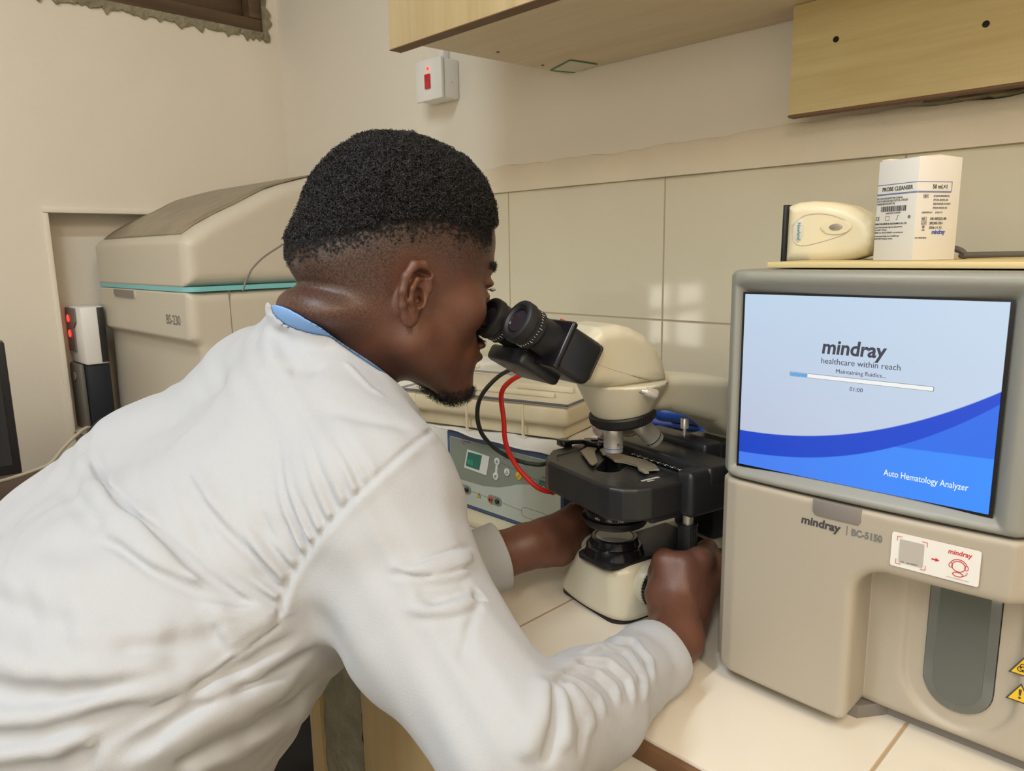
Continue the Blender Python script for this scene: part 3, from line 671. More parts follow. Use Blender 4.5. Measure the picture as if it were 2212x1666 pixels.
# foot plinth
b = NB(); prism(b, [(.012, .045), (.03, .028), (.146, .028), (.165, .055), (.29, .055), (.30, .085), (.30, .35), (.012, .35)], Matrix.Translation((0, 0, .0)), .0135); obj('base_frame', b, M['midgrey'], ha)
def warn(parent, x, z, y, s, kind):
    b = NB(); prism(b, [(x-s, z-s*.85), (x+s, z-s*.85), (x, z+s*.9)], MXZ(0, y, 0), .0003); o = obj('warning_label', b, M['ink'], parent)
    b = NB(); k = .80; prism(b, [(x-s*k, z-s*.73), (x+s*k, z-s*.73), (x, z+s*.70)], MXZ(0, y-.0003, 0), .0002); obj('yellow_field', b, M['yellow'], o)
    b = NB()
    if kind == 'bang':
        prism(b, [(x-s*.07, z-s*.2), (x+s*.07, z-s*.2), (x+s*.11, z+s*.35), (x-s*.11, z+s*.35)], MXZ(0, y-.0005, 0), .0002); prism(b, [(x+s*.1*cos(t), z-s*.42+s*.1*sin(t)) for t in np.linspace(0, 2*pi, 12, endpoint=False)], MXZ(0, y-.0005, 0), .0002)
    else:
        for a in (90, 210, 330): ring2(b, x+s*.2*cos(radians(a)), z-s*.18+s*.2*sin(radians(a)), s*.2, s*.2, a-150, a+150, s*.07, 16, y-.0005)
        ring2(b, x, z-s*.18, s*.17, s*.17, 0, 360, s*.05, 16, y-.0005)
    obj('black_symbol', b, M['ink'], o)
warn(ha, .2700, .1015, .0402, .0100, 'bio'); warn(ha, .2700, .0770, .0402, .0100, 'bang')

# board lying on the analyser
b = NB(); box(b, -.345, .05, .700, .985, 1.3115, 1.3170, .0008); o = obj('wooden_board', b, M['lamY']); tag(o, 'thin pale wooden board lying on top of the blood analyser', 'board')

# carton
A65 = radians(63)
ct = thing('carton', 'small white carton printed PROBE CLEANSER standing on the board', 'box', (-.2270, .745, 1.3172), A65)
CW, CL, CH = .047, .050, .0925                 # left face runs toward +y, right face toward +x of this frame
b = NB(); box(b, 0, CL, 0, CW, 0, CH, .0006); obj('box_body', b, M['carton'], ct)
b = NB(); prism(b, [(0, 0), (CL/2, .0022), (CL, 0)], Matrix.Translation((0, CW*.5, CH)) @ M_XZ, .022); obj('top_flap', b, mat('carton_flap', (.72, .64, .50), .6), ct)
b = NB(); box(b, .002, .020, CW-.010, CW-.001, CH+.0002, CH+.0018, .0003); obj('side_flap', b, mat('carton_flap_b', (.72, .64, .50), .6), ct)
MR = Matrix.Translation((0, -.0002, 0)) @ M_XZ                                    # right-hand face
ML = Matrix(((0, 0, -1, -.0002), (-1, 0, 0, 0), (0, 1, 0, 0), (0, 0, 0, 1)))       # left-hand face, x runs from its far edge
def TR(x, z): return MR @ Matrix.Translation((x, z, 0))
def TL(x, z): return Matrix.Translation((0, CW, 0)) @ ML @ Matrix.Translation((x, z, 0))
def rectline(bm, T, x0, x1, z, w=.0004):
    prism(bm, [(x0, z-w/2), (x1, z-w/2), (x1, z+w/2), (x0, z+w/2)], T(0, 0), .00012)
b = NB()
for z in (.0705, .0620, .0612): rectline(b, TR, 0, .0395 if z > .0615 else .039, z); rectline(b, TL, 0, CW, z)
prism(b, [(.0393, .0620), (.0397, .0620), (.0397, .0705), (.0393, .0705)], TR(0, 0), .00012)
obj('blue_rules', b, M['inkblue'], ct)
text('50 mL×1', .0052, M['ink'], ct, TR(.0170, .0645), bold=.012, sx=.95)
text('PROBE CLEANSER', .0052, M['ink'], ct, TL(.006, .0645), bold=.014, sx=.86)
for z, s in ((.0570, 'RICO/DETERGENTE PER SONDA/'), (.0545, 'R DE SONDAS/ОЧИСТИТЕЛЬ ЗОНДА/'), (.0520, 'ONREINIGUNGSMITTEL')): text(s, .0026, M['inkgrey'], ct, TL(.0005, z), name='small_print', sx=.80)
b = NB(); r = random.Random(4); x = .006
while x < .036:
    w = r.choice((.0004, .0007, .0011)); prism(b, [(x, .0455), (x+w, .0455), (x+w, .0505), (x, .0505)], TL(0, 0), .00012); x += w+r.choice((.0004, .0007))
obj('barcode', b, M['ink'], ct)
text('20S20250513510750?'.replace('?', '7'), .0020, M['inkgrey'], ct, TL(.012, .0433), name='small_print')
text('CE', .0050, M['ink'], ct, TL(.0002, .0375), name='ce_mark', sx=.8)
b = NB()
for x in (.0120, .0165): prism(b, [(x, .0375), (x+.0003, .0375), (x+.0003, .0415), (x, .0415)], TL(0, 0), .00012)
for x0, x1, z in ((.0120, .0168, .0375), (.0120, .0168, .0413), (.0245, .0265, .0378), (.026, .0285, .0415)): rectline(b, TL, x0, x1, z, .0003)
prism(b, [(.0255, .0375), (.0260, .0375), (.0272, .0415), (.0267, .0415)], TL(0, 0), .00012)
prism(b, [(.0400+.0016*cos(t), .0398+.0016*sin(t)) for t in np.linspace(0, 2*pi, 14, endpoint=False)], TL(0, 0), .00012)
obj('symbols', b, M['inkgrey'], ct)
text('NDRAY BIO-MEDICAL ELECTRONICS CO., LTD.', .0022, M['ink'], ct, TL(0, .0335), name='small_print', sx=.82, bold=.01)
for z, s in ((.0305, 'g, Keji 12th Road South, High-Tech Industrial Park,'), (.0280, 'hen 518057  P.R.China'), (.0255, '888998  Fax: +86-755-26582680  www.mindray.com'), (.0222, 'ai International Holding Corp. GmbH(Europe)'), (.0198, 'aße 80, 20537 Hamburg, Germany')): text(s, .0020, M['inkgrey'], ct, TL(0, z), name='small_print', sx=.80)
text('047-O40040-00(2.0)', .0020, M['inkgrey'], ct, TR(.001, .0198), name='small_print', sx=.8)
for z, s in ((.0570, '(01)06944904030210'), (.0535, '(97)105-002225-A0'), (.0500, '(90)ZI20250513510757'), (.0465, '(99)105-002225-00')): text(s, .0024, M['inkgrey'], ct, TR(.0190, z), name='small_print', sx=.9)
text('(10)2025051351      (17)261112', .0021, M['inkgrey'], ct, TR(.0065, .0425), name='small_print', sx=.9)
for z, s, q in ((.0365, 'REF', '105-002225-00'), (.0325, 'LOT', '2025051351'), (.0285, '', '2026-11-12')):
    text(q, .0032, M['ink'], ct, TR(.0165, z), bold=.008)
    if s: text(s, .0024, M['ink'], ct, TR(.0078, z+.0002), name='small_print')
text('UDI', .0024, M['ink'], ct, TR(.0078, .0568), name='small_print')
b = NB()
for z in (.0362, .0322, .0564):
    for a, c in (((.0070, z-.0003), (.0130, z)), ((.0070, z+.0027), (.0130, z+.0030))): prism(b, [(a[0], a[1]), (c[0], a[1]), (c[0], c[1]), (a[0], c[1])], TR(0, 0), .00012)
    for x in (.0070, .0127): prism(b, [(x, z), (x+.0003, z), (x+.0003, z+.003), (x, z+.003)], TR(0, 0), .00012)
prism(b, [(.0082, .0268), (.0114, .0268), (.0114, .0280), (.0082, .0280)], TR(0, 0), .00012); prism(b, [(.0098+.0014*cos(t), .0302+.0014*sin(t)) for t in np.linspace(0, 2*pi, 14, endpoint=False)], TR(0, 0), .00012)
obj('label_frames', b, M['inkgrey'], ct)
text('mindray', .0056, M['inkblue'], ct, TR(.0200, .0238), bold=.02, shear=.1, sx=.85, name='logo')

# barcode scanner lying on its side
sn = thing('barcode_scanner', 'cream handheld barcode scanner lying on the board behind the carton', 'scanner', (-.330, .795, 1.3172))
SO = [(1697, 447), (1720, 439), (1750, 436), (1790, 438), (1830, 446), (1862, 462), (1883, 486), (1890, 512), (1884, 536), (1866, 554), (1840, 563), (1800, 570), (1750, 572), (1690, 571)]
SO = [onY(*q, .795) for q in SO]; SO = [(p[0]+.330, p[2]-1.3172+.0012) for p in SO]
def scan(P):
    d = s_extr(s_poly(P[:, 0], P[:, 2], SO), P[:, 1]-.022, .023, .013)
    return smin(d, s_cap(P, (.045, .028, .030), (.090, .034, .021), .016, .014), .010)
lo_z = min(p[1] for p in SO)
sobj('scanner_body', scan, (-.08, -.01, -.02), (.16, .07, .09), .0018, M['creamL'], sn)
x0 = SO[0][0]; b = NB(); prism(b, [(SO[0][0]-.0035, SO[0][1]+.001), (SO[0][0]+.002, SO[0][1]+.001), (SO[-1][0]+.002, SO[-1][1]-.0005), (SO[-1][0]-.0035, SO[-1][1]-.0005)], MXZ(0, .045, 0), .045, .0025); obj('scan_window_rim', b, M['rubber'], sn)
P = [onY(*q, .795) for q in ((1712, 490), (1740, 468), (1785, 465), (1825, 478), (1838, 492), (1825, 508), (1785, 522), (1735, 533), (1715, 522), (1712, 490))]
b = NB(); tube(b, [(p[0]+.33, -.0010, p[2]-1.316) for p in P], .0006, 6); obj('panel_joint', b, M['cream'], sn)
p = onY(1807, 493, .795); cx, cz = p[0]+.33, p[2]-1.316
b = NB(); prism(b, [(cx+.0165*cos(t), cz+.0075*sin(t)) for t in np.linspace(0, 2*pi, 32, endpoint=False)], MXZ(0, .0, 0), .0022, .001); obj('light_surround', b, M['creamL'], sn)
b = NB(); prism(b, [(cx+.0068*cos(t), cz+.0033*sin(t)) for t in np.linspace(0, 2*pi, 24, endpoint=False)], MXZ(0, -.002, 0), .0010, .0003); obj('indicator', b, M['steelb'], sn)
p = onY(1726, 500, .795); cx, cz = p[0]+.33, p[2]-1.316
b = NB(); prism(b, [(cx+.0055*cos(t), cz+.0128*sin(t)) for t in np.linspace(0, 2*pi, 32, endpoint=False)], MXZ(0, .0, 0), .0014, .0004); bg = obj('badge', b, M['tape'], sn)
text('Newland', .0052, mat('teal_print', (.02, .25, .35), .5), bg, Matrix.Translation((cx-.0015, -.00155, cz+.0082)) @ M_XZ @ Matrix.Rotation(radians(-88), 4, 'Z'), name='badge_lettering', bold=.01)
for p in sn.children: pass
sc_c = [(.125, .040, .021), (.150, .045, .016), (.170, .06, .008), (.185, .055, .0045)]
cable('scanner_cable', [(-.330+.100, .795+.034, 1.3172+.020)]+[onY(x, y, .825) for x, y in ((2030, 532), (2058, 536), (2076, 542), (2086, 552))]+[tuple(onY(2090, 566, .825)[:2])+(1.3172+.0036,), (-.150, .90, 1.3172+.0036)], .0030, mat('zebra_cable', (.10, .095, .09), .5), 'short dark cable end sticking out behind the carton')

# ================================================================ POWER SUPPLY, TRAYS, TANK (behind the microscope)
PY = .80
b = NB(); box(b, -.20, .09, 0, .24, 0, .0145, .004)
o = obj('flat_tray', b, M['creamL']); o.location = (-.800, .770, CZ); tag(o, 'flat cream plastic tray under the electrophoresis power supply', 'tray')
ps = thing('power_supply', 'navy framed electrophoresis power supply with green display and red sockets', 'power supply', (-.972, PY, CZ+.0152))
def ps_(x, y): p = onY(x, y, PY-.002); return (p[0]+.972, p[2]-CZ-.0152)
PW, PH = .272, .132
b = NB(); box(b, 0, PW, 0, .19, 0, PH, .004); obj('case', b, M['navy'], ps)
b = NB(); prism(b, rrect(.010, PW-.006, .008, PH-.010, .003), MXZ(0, 0, 0), .0012); obj('front_panel', b, M['pslight'], ps)
wave = [ps_(*q) for q in ((984, 1032), (1010, 1040), (1044, 1050), (1078, 1053), (1100, 1050), (1117, 1046), (1150, 1048), (1190, 1058), (1214, 1066))]
wv = [(.011, wave[0][1])]+wave[0:]+[(PW-.007, wave[-1][1]), (PW-.007, PH-.011), (.011, PH-.011)]
b = NB(); prism(b, wv, MXZ(0, -.0012, 0), .0004); fp = obj('control_panel', b, M['psgrey'], ps, 'grey green upper control panel')
def quad(m, pts, y, t, name, parent=ps, label=None):
    b = NB(); prism(b, [ps_(*q) for q in pts], MXZ(0, y, 0), t, 0); return obj(name, b, m, parent, label)
dsp = quad(M['white'], ((1003, 1010), (1051, 1027), (1058, 987), (1010, 971)), -.0012, .0016, 'display_frame')
quad(M['ledg'], ((1007, 1006), (1036, 1016), (1042, 984), (1012, 976)), -.0026, .0005, 'green_display', dsp)
x, z = ps_(1011, 1002); text('88.8', .0125, M['ledseg'], dsp, MXZ(x, -.0031, z), bold=.01, sx=.62, name='digits')
def disc(name, q, r, m, y=-.0012, t=.0014, parent=ps, sxx=1, label=None):
    x, z = ps_(*q); b = NB(); prism(b, [(x+r*sxx*cos(a), z+r*sin(a)) for a in np.linspace(0, 2*pi, 28, endpoint=False)], MXZ(0, y, 0), t, .0002); return obj(name, b, m, parent, label)
u1 = disc('button', (1074, 997), .0062, M['white'], y=-.0016); u2 = disc('button', (1071, 1029), .0062, M['white'], y=-.0016)
xa, za = ps_(1074, 997); xb, zb = ps_(1071, 1029); b = NB(); seg(b, (0, 0), (1, 0), 1, 0, 1); b.free()
b = NB(); prism(b, [(xa-.0025, za), (xb-.0025, zb), (xb+.0025, zb), (xa+.0025, za)], MXZ(0, -.0016, 0), .0008); obj('button_bridge', b, M['white'], ps)
b = NB(); prism(b, [(xa-.003, za-.002), (xa+.003, za-.002), (xa, za+.0035)], MXZ(0, -.003, 0), .0003); obj('arrow', b, M['psgrey'], u1)
b = NB(); prism(b, [(xb-.003, zb+.002), (xb+.003, zb+.002), (xb, zb-.0035)], MXZ(0, -.003, 0), .0003); obj('arrow', b, M['psgrey'], u2)
kb = disc('button', (1095.5, 1020), .0062, M['white'], y=-.0016); x, z = ps_(1095.5, 1020)
b = NB(); ring2(b, x, z-.0005, .0022, .0022, -200, 60, .0008, 12, -.003); prism(b, [(x-.0003, z), (x+.0003, z), (x+.0003, z+.004), (x-.0003, z+.004)], MXZ(0, -.003, 0), .0003); obj('symbol', b, M['inkgrey'], kb)
yb = disc('button', (1121, 1028), .0065, M['yellow'], y=-.0016, label='yellow round button'); x, z = ps_(1121, 1028)
b = NB(); prism(b, [(x-.0045, z-.0035), (x-.004, z-.004), (x+.0045, z+.0035), (x+.004, z+.004)], MXZ(0, -.003, 0), .0003); obj('symbol', b, M['inkgrey'], yb)
disc('indicator', (1136, 1034), .0022, M['midgrey'], y=-.0016)
x, z = ps_(1087, 988); text('OPAS  POWER SUPPLY', .0066, M['ink'], fp, MXZ(x, -.0017, z-.002), sx=.95)
x, z = ps_(1170, 1035); text('POWER', .0050, M['ink'], fp, MXZ(x, -.0017, z+.001))
x, z = ps_(1002, 953); b = NB(); ring2(b, x, z, .0048, .0055, 50, 310, .0012, 20, -.0016); obj('red_emblem', b, M['inkred'], fp)
text('CLEAVER', .0042, M['inkblue'], fp, MXZ(x-.001, -.0018, z-.0015), name='blue_lettering')
rk = quad(mat('rocker_frame', (.18, .20, .21), .5), ((1158, 1058), (1196, 1070), (1198, 1046), (1160, 1034)), -.0012, .0012, 'switch_frame')
sg = quad(M['switch_green'], ((1166, 1056), (1187, 1063), (1190, 1045), (1168, 1038)), -.0024, .003, 'rocker', rk, 'dark green rocker switch')
x, z = ps_(1168, 1052); text('I  O', .006, M['inkwhite'], sg, MXZ(x+.0015, -.0056, z))
for q in ((1003, 1056), (1068, 1081)):
    x, z = ps_(*q); b = NB(); prism(b, rrect(x-.0165, x+.0165, z-.0075, z+.0075, .0072), MXZ(0, -.0012, 0), .0012); k = obj('terminal_plate', b, M['psgrey'], ps)
    for dx, m in ((-.008, M['wirered']), (.008, M['blackg'])):
        b = NB(); cyl(b, (x+dx, -.0024, z), (x+dx, -.0055, z), .0042, 20, .0006); s_ = obj('socket', b, m, k)
        b = NB(); cyl(b, (x+dx, -.0053, z), (x+dx, -.0058, z), .0022, 14, .0001); obj('socket_hole', b, M['blackg'], s_)
def wline(b, p, q, w=.0005): ps0, ps1 = ps_(*p), ps_(*q); prism(b, [(ps0[0], ps0[1]-w/2), (ps1[0], ps1[1]-w/2), (ps1[0], ps1[1]+w/2), (ps0[0], ps0[1]+w/2)], MXZ(0, -.0012, 0), .0003)
b = NB(); wline(b, (1018, 1062), (1052, 1075)); wline(b, (1085, 1087), (1127, 1104)); wline(b, (1181, 1124), (1210, 1135)); x, z = ps_(1154, 1114)
for a, c in ((0, 1), (1, 0)): pass
pr_ = rrect(x-.0285, x+.0285, z-.008, z+.008, .0075)
for p, q in zip(pr_, pr_[1:]+pr_[:1]):
    d = Vector((q[0]-p[0], q[1]-p[1]))
    if d.length < 1e-6: continue
    d.normalize(); nn = Vector((-d.y, d.x))*.00025; prism(b, [(p[0]-nn.x, p[1]-nn.y), (q[0]-nn.x, q[1]-nn.y), (q[0]+nn.x, q[1]+nn.y), (p[0]+nn.x, p[1]+nn.y)], MXZ(0, -.0012, 0), .0003)
obj('printed_lines', b, M['inkgrey'], ps)
x, z = ps_(1034, 1070); warn(ps, x, z, -.0015, .0052, 'bang')
# white cloth on the supply
def sheet(nx, ny, fn, m, name, thick=.0012, parent=None):
    b = NB(); g = [[b.verts.new(fn(i/nx, j/ny)) for j in range(ny+1)] for i in range(nx+1)]
    for i in range(nx):
        for j in range(ny): b.faces.new((g[i][j], g[i+1][j], g[i+1][j+1], g[i][j+1]))
    o = obj(name, b, m, parent, ang=180); s = o.modifiers.new('thickness', 'SOLIDIFY'); s.thickness = thick; s.offset = 1; return o
zt = CZ+.0152+PH
def clothf(u, v):
    X = -1.055+.36*u; Y = PY-.008+.20*v+.006*sin(u*9)*(1-v); e = max(0, (.05-v))/.05
    z = zt+.0035+.0012*sin(u*23+v*5)+.0012*sin(v*17+u*6)-(.001+.0015*sin(u*7+1))*e; return (X, Y-.004*e, z)
o = sheet(80, 40, clothf, M['cloth'], 'cloth'); tag(o, 'folded white cotton cloth spread over the power supply', 'cloth')
# cream gel box with a clear lid, standing on the cloth
gb = thing('plastic_container', 'cream plastic box with clear lid on the cloth over the power supply', 'container', (-.734, .847, zt+.0072), radians(14))
GW, GD = .335, .22
def gbox(x, z0, z1, g, r): return s_box
b = NB(); box(b, -GW+.012, -.012, .012, GD-.012, 0, .030, .006); box(b, -GW, 0, 0, GD, .024, .058, .008, 3)
for x in (-.08, -.19, -.30): box(b, x-.002, x+.002, -.0015, .004, .002, .055, .001)
obj('base', b, M['creamL'], gb)
b = NB(); q_ = [(-GW-.001, -.001), (.001, -.001), (.001, GD+.001), (-GW-.001, GD+.001)]
for u_, v_ in zip(q_, q_[1:]+q_[:1]): cyl(b, (u_[0], u_[1], .0600), (v_[0], v_[1], .0600), .0022, 8, .0003)
obj('lid_rim', b, M['clearedge'], gb)
b = NB(); box(b, -GW+.002, -.002, .002, GD-.002, .0590, .0745, .005); obj('lid', b, M['clear'], gb, 'clear acrylic lid')
b = NB(); box(b, -GW+.02, -.05, .05, .060, .0585, .0665, .002); box(b, -.15, -.04, .10, .112, .0585, .068, .002); obj('inner_comb', b, M['creamL'], gb)
o = bpy.data.objects.new('x', None); bpy.data.objects.remove(o)
b = NB(); cyl(b, (0, 0, 0), (.018, .003, 0), .0042, 18, .001); cyl(b, (.018, .003, 0), (.021, .0035, 0), .0015, 12, .0003); o = obj('plug', b, M['creamL']); p = onY(1020, 822, .96); o.location = (p[0], .96, zt+.0055+.0765); tag(o, 'small cream plug lying on the clear lid near the beard', 'plug')

# red and black leads
cable('lead_wire', [at(1215, 690, 1.02), at(1190, 765, 1.03), at(1140, 802, 1.01), at(1102, 824, .985), at(1083, 852, .975), at(1088, 905, .975), at(1092, 955, .98), at(1110, 998, .985), at(1140, 1035, .985), at(1170, 1058, .985), at(1205, 1062, 1.0), at(1245, 1045, 1.03)], .0034, M['red'], 'red lead hanging in front of the power supply')
cable('lead_wire', [at(1215, 700, 1.06), at(1165, 770, 1.06), at(1115, 793, 1.03), at(1075, 815, 1.0), at(1040, 855, .985), at(1031, 895, .98), at(1040, 935, .98), at(1065, 965, .985), at(1095, 985, .99), at(1135, 1000, .995), at(1175, 1003, .995), at(1215, 985, 1.02)], .0030, M['cableb'], 'dark green lead hanging in front of the power supply')
# white vented box seen under the chin
vb = thing('vented_box', 'white vented device behind the chin on the worktop', 'device', (-1.42, .98, CZ))
b = NB(); box(b, -.10, .26, 0, .17, 0, .215, .012, 3); obj('case', b, M['white'], vb)
for k in range(9):
    for j in range(2):
        b = NB(); box(b, .13+.062*j, .182+.062*j, -.001, .002, .105+.0105*k, .1095+.0105*k, .0008); obj('vent_slot', b, M['midgrey'], vb)

# blue-lidded gel tank right of the microscope
tk = thing('gel_tank', 'gel tank with blue handled lid behind the microscope arm', 'tank', (-.600, 1.075, CZ), radians(4))
b = NB(); box(b, -.13, .10, -.02, .09, 0, .150, .008, 3); obj('tank_body', b, M['creamL'], tk)
b = NB(); box(b, -.085, .088, -.012, .08, .151, .186, .006); obj('black_insert', b, M['blackg'], tk)
P = [at(1408, 905, 1.20), at(1404, 880, 1.20), at(1418, 868, 1.20), at(1428, 890, 1.2), at(1470, 895, 1.19), at(1512, 903, 1.18), at(1527, 925, 1.17), at(1518, 962, 1.165)]
P = [Vector(p) for p in P]; Mi = tk.matrix_basis.inverted() if False else (Matrix.Translation(tk.location) @ Matrix.Rotation(radians(4), 4, 'Z')).inverted()
b = NB(); tube(b, [Mi @ p for p in P], lambda t: .0105+.004*sin(pi*t), 14); obj('lid_handle', b, M['blue'], tk, 'curved blue handle')
b = NB(); box(b, -.13, .10, -.022, .092, .1505, .158, .003); obj('lid', b, M['blue'], tk)
cable('lead_wire', [at(1540, 930, 1.12), at(1528, 975, 1.11), at(1508, 1010, 1.10), at(1490, 1060, 1.09), at(1478, 1100, 1.08)], .0040, M['white'], 'white lead running down behind the microscope stage')
cable('lead_wire', [at(1400, 775, 1.16), at(1419, 792, 1.16), at(1432, 812, 1.165), at(1462, 845, 1.17), at(1490, 880, 1.175), at(1492, 905, 1.175)], .0032, M['red'], 'red lead end showing behind the microscope head')

# ================================================================ MICROSCOPE
TH = radians(13); SO3 = np.array([-.545, .69, CZ])
ms = thing('microscope', 'cream and black binocular microscope the man is looking through', 'microscope', tuple(SO3), -TH)
def base(P):
    z = P[:, 2]; x = P[:, 0]+.015-.17*np.clip(z, 0, .08); y = P[:, 1]; k = 1-.36*np.clip(z/.07, 0, 1.1)
    hx = .074*k; q = np.stack([np.abs(x)-(hx-.026), np.abs(y-.112-.06*z)-(.132-.10*np.clip(z, 0, .1)-.026)], 1)
    # the front bows slightly forward
    q[:, 1] += np.where(y < .09, 2.2*x*x, 0)
    d2 = np.linalg.norm(np.maximum(q, 0), axis=1)+np.minimum(q.max(1), 0)-.026
    w = np.stack([d2*.93+.010, np.abs(z-.037)-(.033-.010)], 1)
    return np.linalg.norm(np.maximum(w, 0), axis=1)+np.minimum(w.max(1), 0)-.010
sobj('base', base, (-.10, -.04, 0), (.08, .27, .08), .0022, M['scope'], ms)
b = NB(); prism(b, rrect(-.078, .048, -.010, .235, .02), Matrix.Translation((0, 0, .0)), .0045); obj('base_pad', b, M['rubber'], ms)
b = NB(); prism(b, [(-.030, -.004), (-.026, -.013), (-.018, -.018), (.026, -.016), (.036, -.010), (.038, .000), (.035, .15), (-.040, .15)], Matrix.Translation((0, 0, .068)), .0052, .0015); obj('top_plate', b, M['black'], ms)
LX, LY = .0, .024
b = NB(); lathe(b, (LX, LY, .072), (LX, LY, .1), [(0, .038), (.003, .0375), (.006, .036), (.012, .0355), (.0135, .034), (.0135, .031), (.0165, .030), (.0225, .0295), (.0235, .0285), (.0235, .0245), (.022, .0238)], 56); obj('field_lens_collar', b, M['blackg'], ms)
b = NB(); cyl(b, (LX, LY, .093), (LX, LY, .0952), .0238, 48); obj('light_disc', b, M['frost'], ms, 'frosted glass disc of the lamp')
# column and arm
arm = [(.040, .258), (.085, .254), (.165, .228), (.205, .20), (.202, .12), (.198, .066), (.252, .066), (.262, .15), (.262, .24), (.245, .268), (.19, .284), (.090, .299), (.045, .299)]
sobj('arm', lambda P: s_extr(s_poly(P[:, 1], P[:, 2], arm), P[:, 0]-.003, .034, .013), (-.05, .02, .05), (.05, .28, .31), .0028, M['scope'], ms)
b = NB(); box(b, -.034, .040, .158, .204, .070, .20, .006); obj('column_cover', b, M['black'], ms)
# nosepiece housing, nosepiece, objectives
def dome(P):
    q = P-np.array([0, .033, .275]); z = q[:, 2]; r = .0575-.46*np.clip(.020-z, 0, .1)-3.0*np.clip(.0-z, 0, .1)**2
    d = np.hypot(q[:, 0], q[:, 1])-r; w = np.stack([d*.95+.003, np.abs(z-.18*q[:, 1]*(z < 0))-.017], 1)
    return np.linalg.norm(np.maximum(w, 0), axis=1)+np.minimum(w.max(1), 0)-.003
sobj('nosepiece_housing', dome, (-.07, -.04, .245), (.07, .11, .30), .0020, M['scope'], ms)
AX = Vector((0, .16, -.987)).normalized(); c0 = Vector((0, .034, .2565))
b = NB(); lathe(b, c0, c0+AX*.02, [(0, .0400), (.002, .0412), (.011, .0402), (.014, .0375), (.017, .030)], 64); obj('nosepiece', b, M['rubber'], ms)
b = NB()
for k in range(72):
    a = 2*pi*k/72; Mx, _ = frame(c0, c0+AX); p = Mx @ Vector((.0412*cos(a), .0412*sin(a), .003)); q = Mx @ Vector((.0404*cos(a), .0404*sin(a), .0105)); tube(b, [p, q], .0006, 5, 0)
obj('grip_ribs', b, M['black'], ms)
def objective(p, q, band, L=.036, r=.0122):
    p, q = Vector(p), Vector(q); d = (q-p).normalized()
    b = NB(); lathe(b, p, p+d*L, [(0, r*.93), (.002, r), (L*.36, r), (L*.37, r*.985), (L*.72, r*.985), (L*.73, r*.93), (L*.74, r*.99), (L*.93, r*.97), (L*.96, r*.8), (L, r*.55)], 40); o = obj('objective', b, M['steel'], ms)
    b = NB(); lathe(b, p+d*L*.775, p+d*L*.80, [(0, r*1.0), (L*.025, r*1.0)], 40); obj('colour_ring', b, band, o)
    b = NB(); cyl(b, p+d*L, p+d*(L+.0006), r*.4, 20, .0001); obj('front_lens', b, M['lens'], o); return o
bluering = mat('blue_ring', (.05, .16, .55), .4); ob = objective((0, .021, .238), (0, .021, .20), bluering, .0345)
text('40', .0045, M['ink'], ob, Matrix.Translation((.0118, .0165, .2155)) @ Matrix.Rotation(radians(52), 4, 'Z') @ M_XZ, name='engraving')
objective((.012, .048, .243), (.020, .084, .205), M['blackg'], .042); objective((-.014, .052, .243), (-.030, .08, .205), M['yellow'], .030); objective((-.020, .03, .240), (-.042, .02, .21), M['inkred'], .024)
# binocular head
hd = [(-.072, .314), (-.050, .352), (-.030, .366), (.0, .367), (.020, .362), (.040, .352), (.057, .337), (.069, .320), (.075, .303), (.0755, .2925), (.0, .2925), (-.040, .298), (-.064, .306)]
def headf(P):
    d = s_extr(s_poly(P[:, 1], P[:, 2], hd), P[:, 0], .041, .016)
    return d
sobj('binocular_head', headf, (-.055, -.09, .28), (.055, .10, .38), .0022, M['scope'], ms)
b = NB(); tube(b, [(.0405, -.050, .330), (.0405, -.01, .315), (.0405, .045, .297)], .0006, 6); obj('head_joint', b, M['midgrey'], ms)
b = NB(); lathe(b, (.045, .062, .293), (.045, .062, .2945), [(0, .004), (.0015, .004)], 12); tube(b, [(.034, .006, .292), (.055, .021, .2895)], .003, 10, 0); obj('clamp_stem', b, M['midgrey'], ms)
a_, c_ = Vector((.053, .018, .2905)), Vector((.066, .038, .2835))
b = NB(); lathe(b, a_, c_, [(0, .0030), (.004, .0030), (.0045, .0052), (.0185, .0054), (.0195, .0048)], 24)
for k in range(24):
    Mx, L_ = frame(a_, c_); t = 2*pi*k/24; tube(b, [Mx @ Vector((.0053*cos(t), .0053*sin(t), .006)), Mx @ Vector((.0055*cos(t), .0055*sin(t), .018))], .0005, 4, 0)
obj('clamp_screw', b, M['steel'], ms, 'silver knurled clamp screw')
T3 = Vector((0, .857, -.515)); N3 = Vector((0, -.515, -.857)); X3 = Vector((1, 0, 0))
RB = Matrix(((1, 0, 0), (0, T3.y, -N3.y), (0, T3.z, -N3.z)))
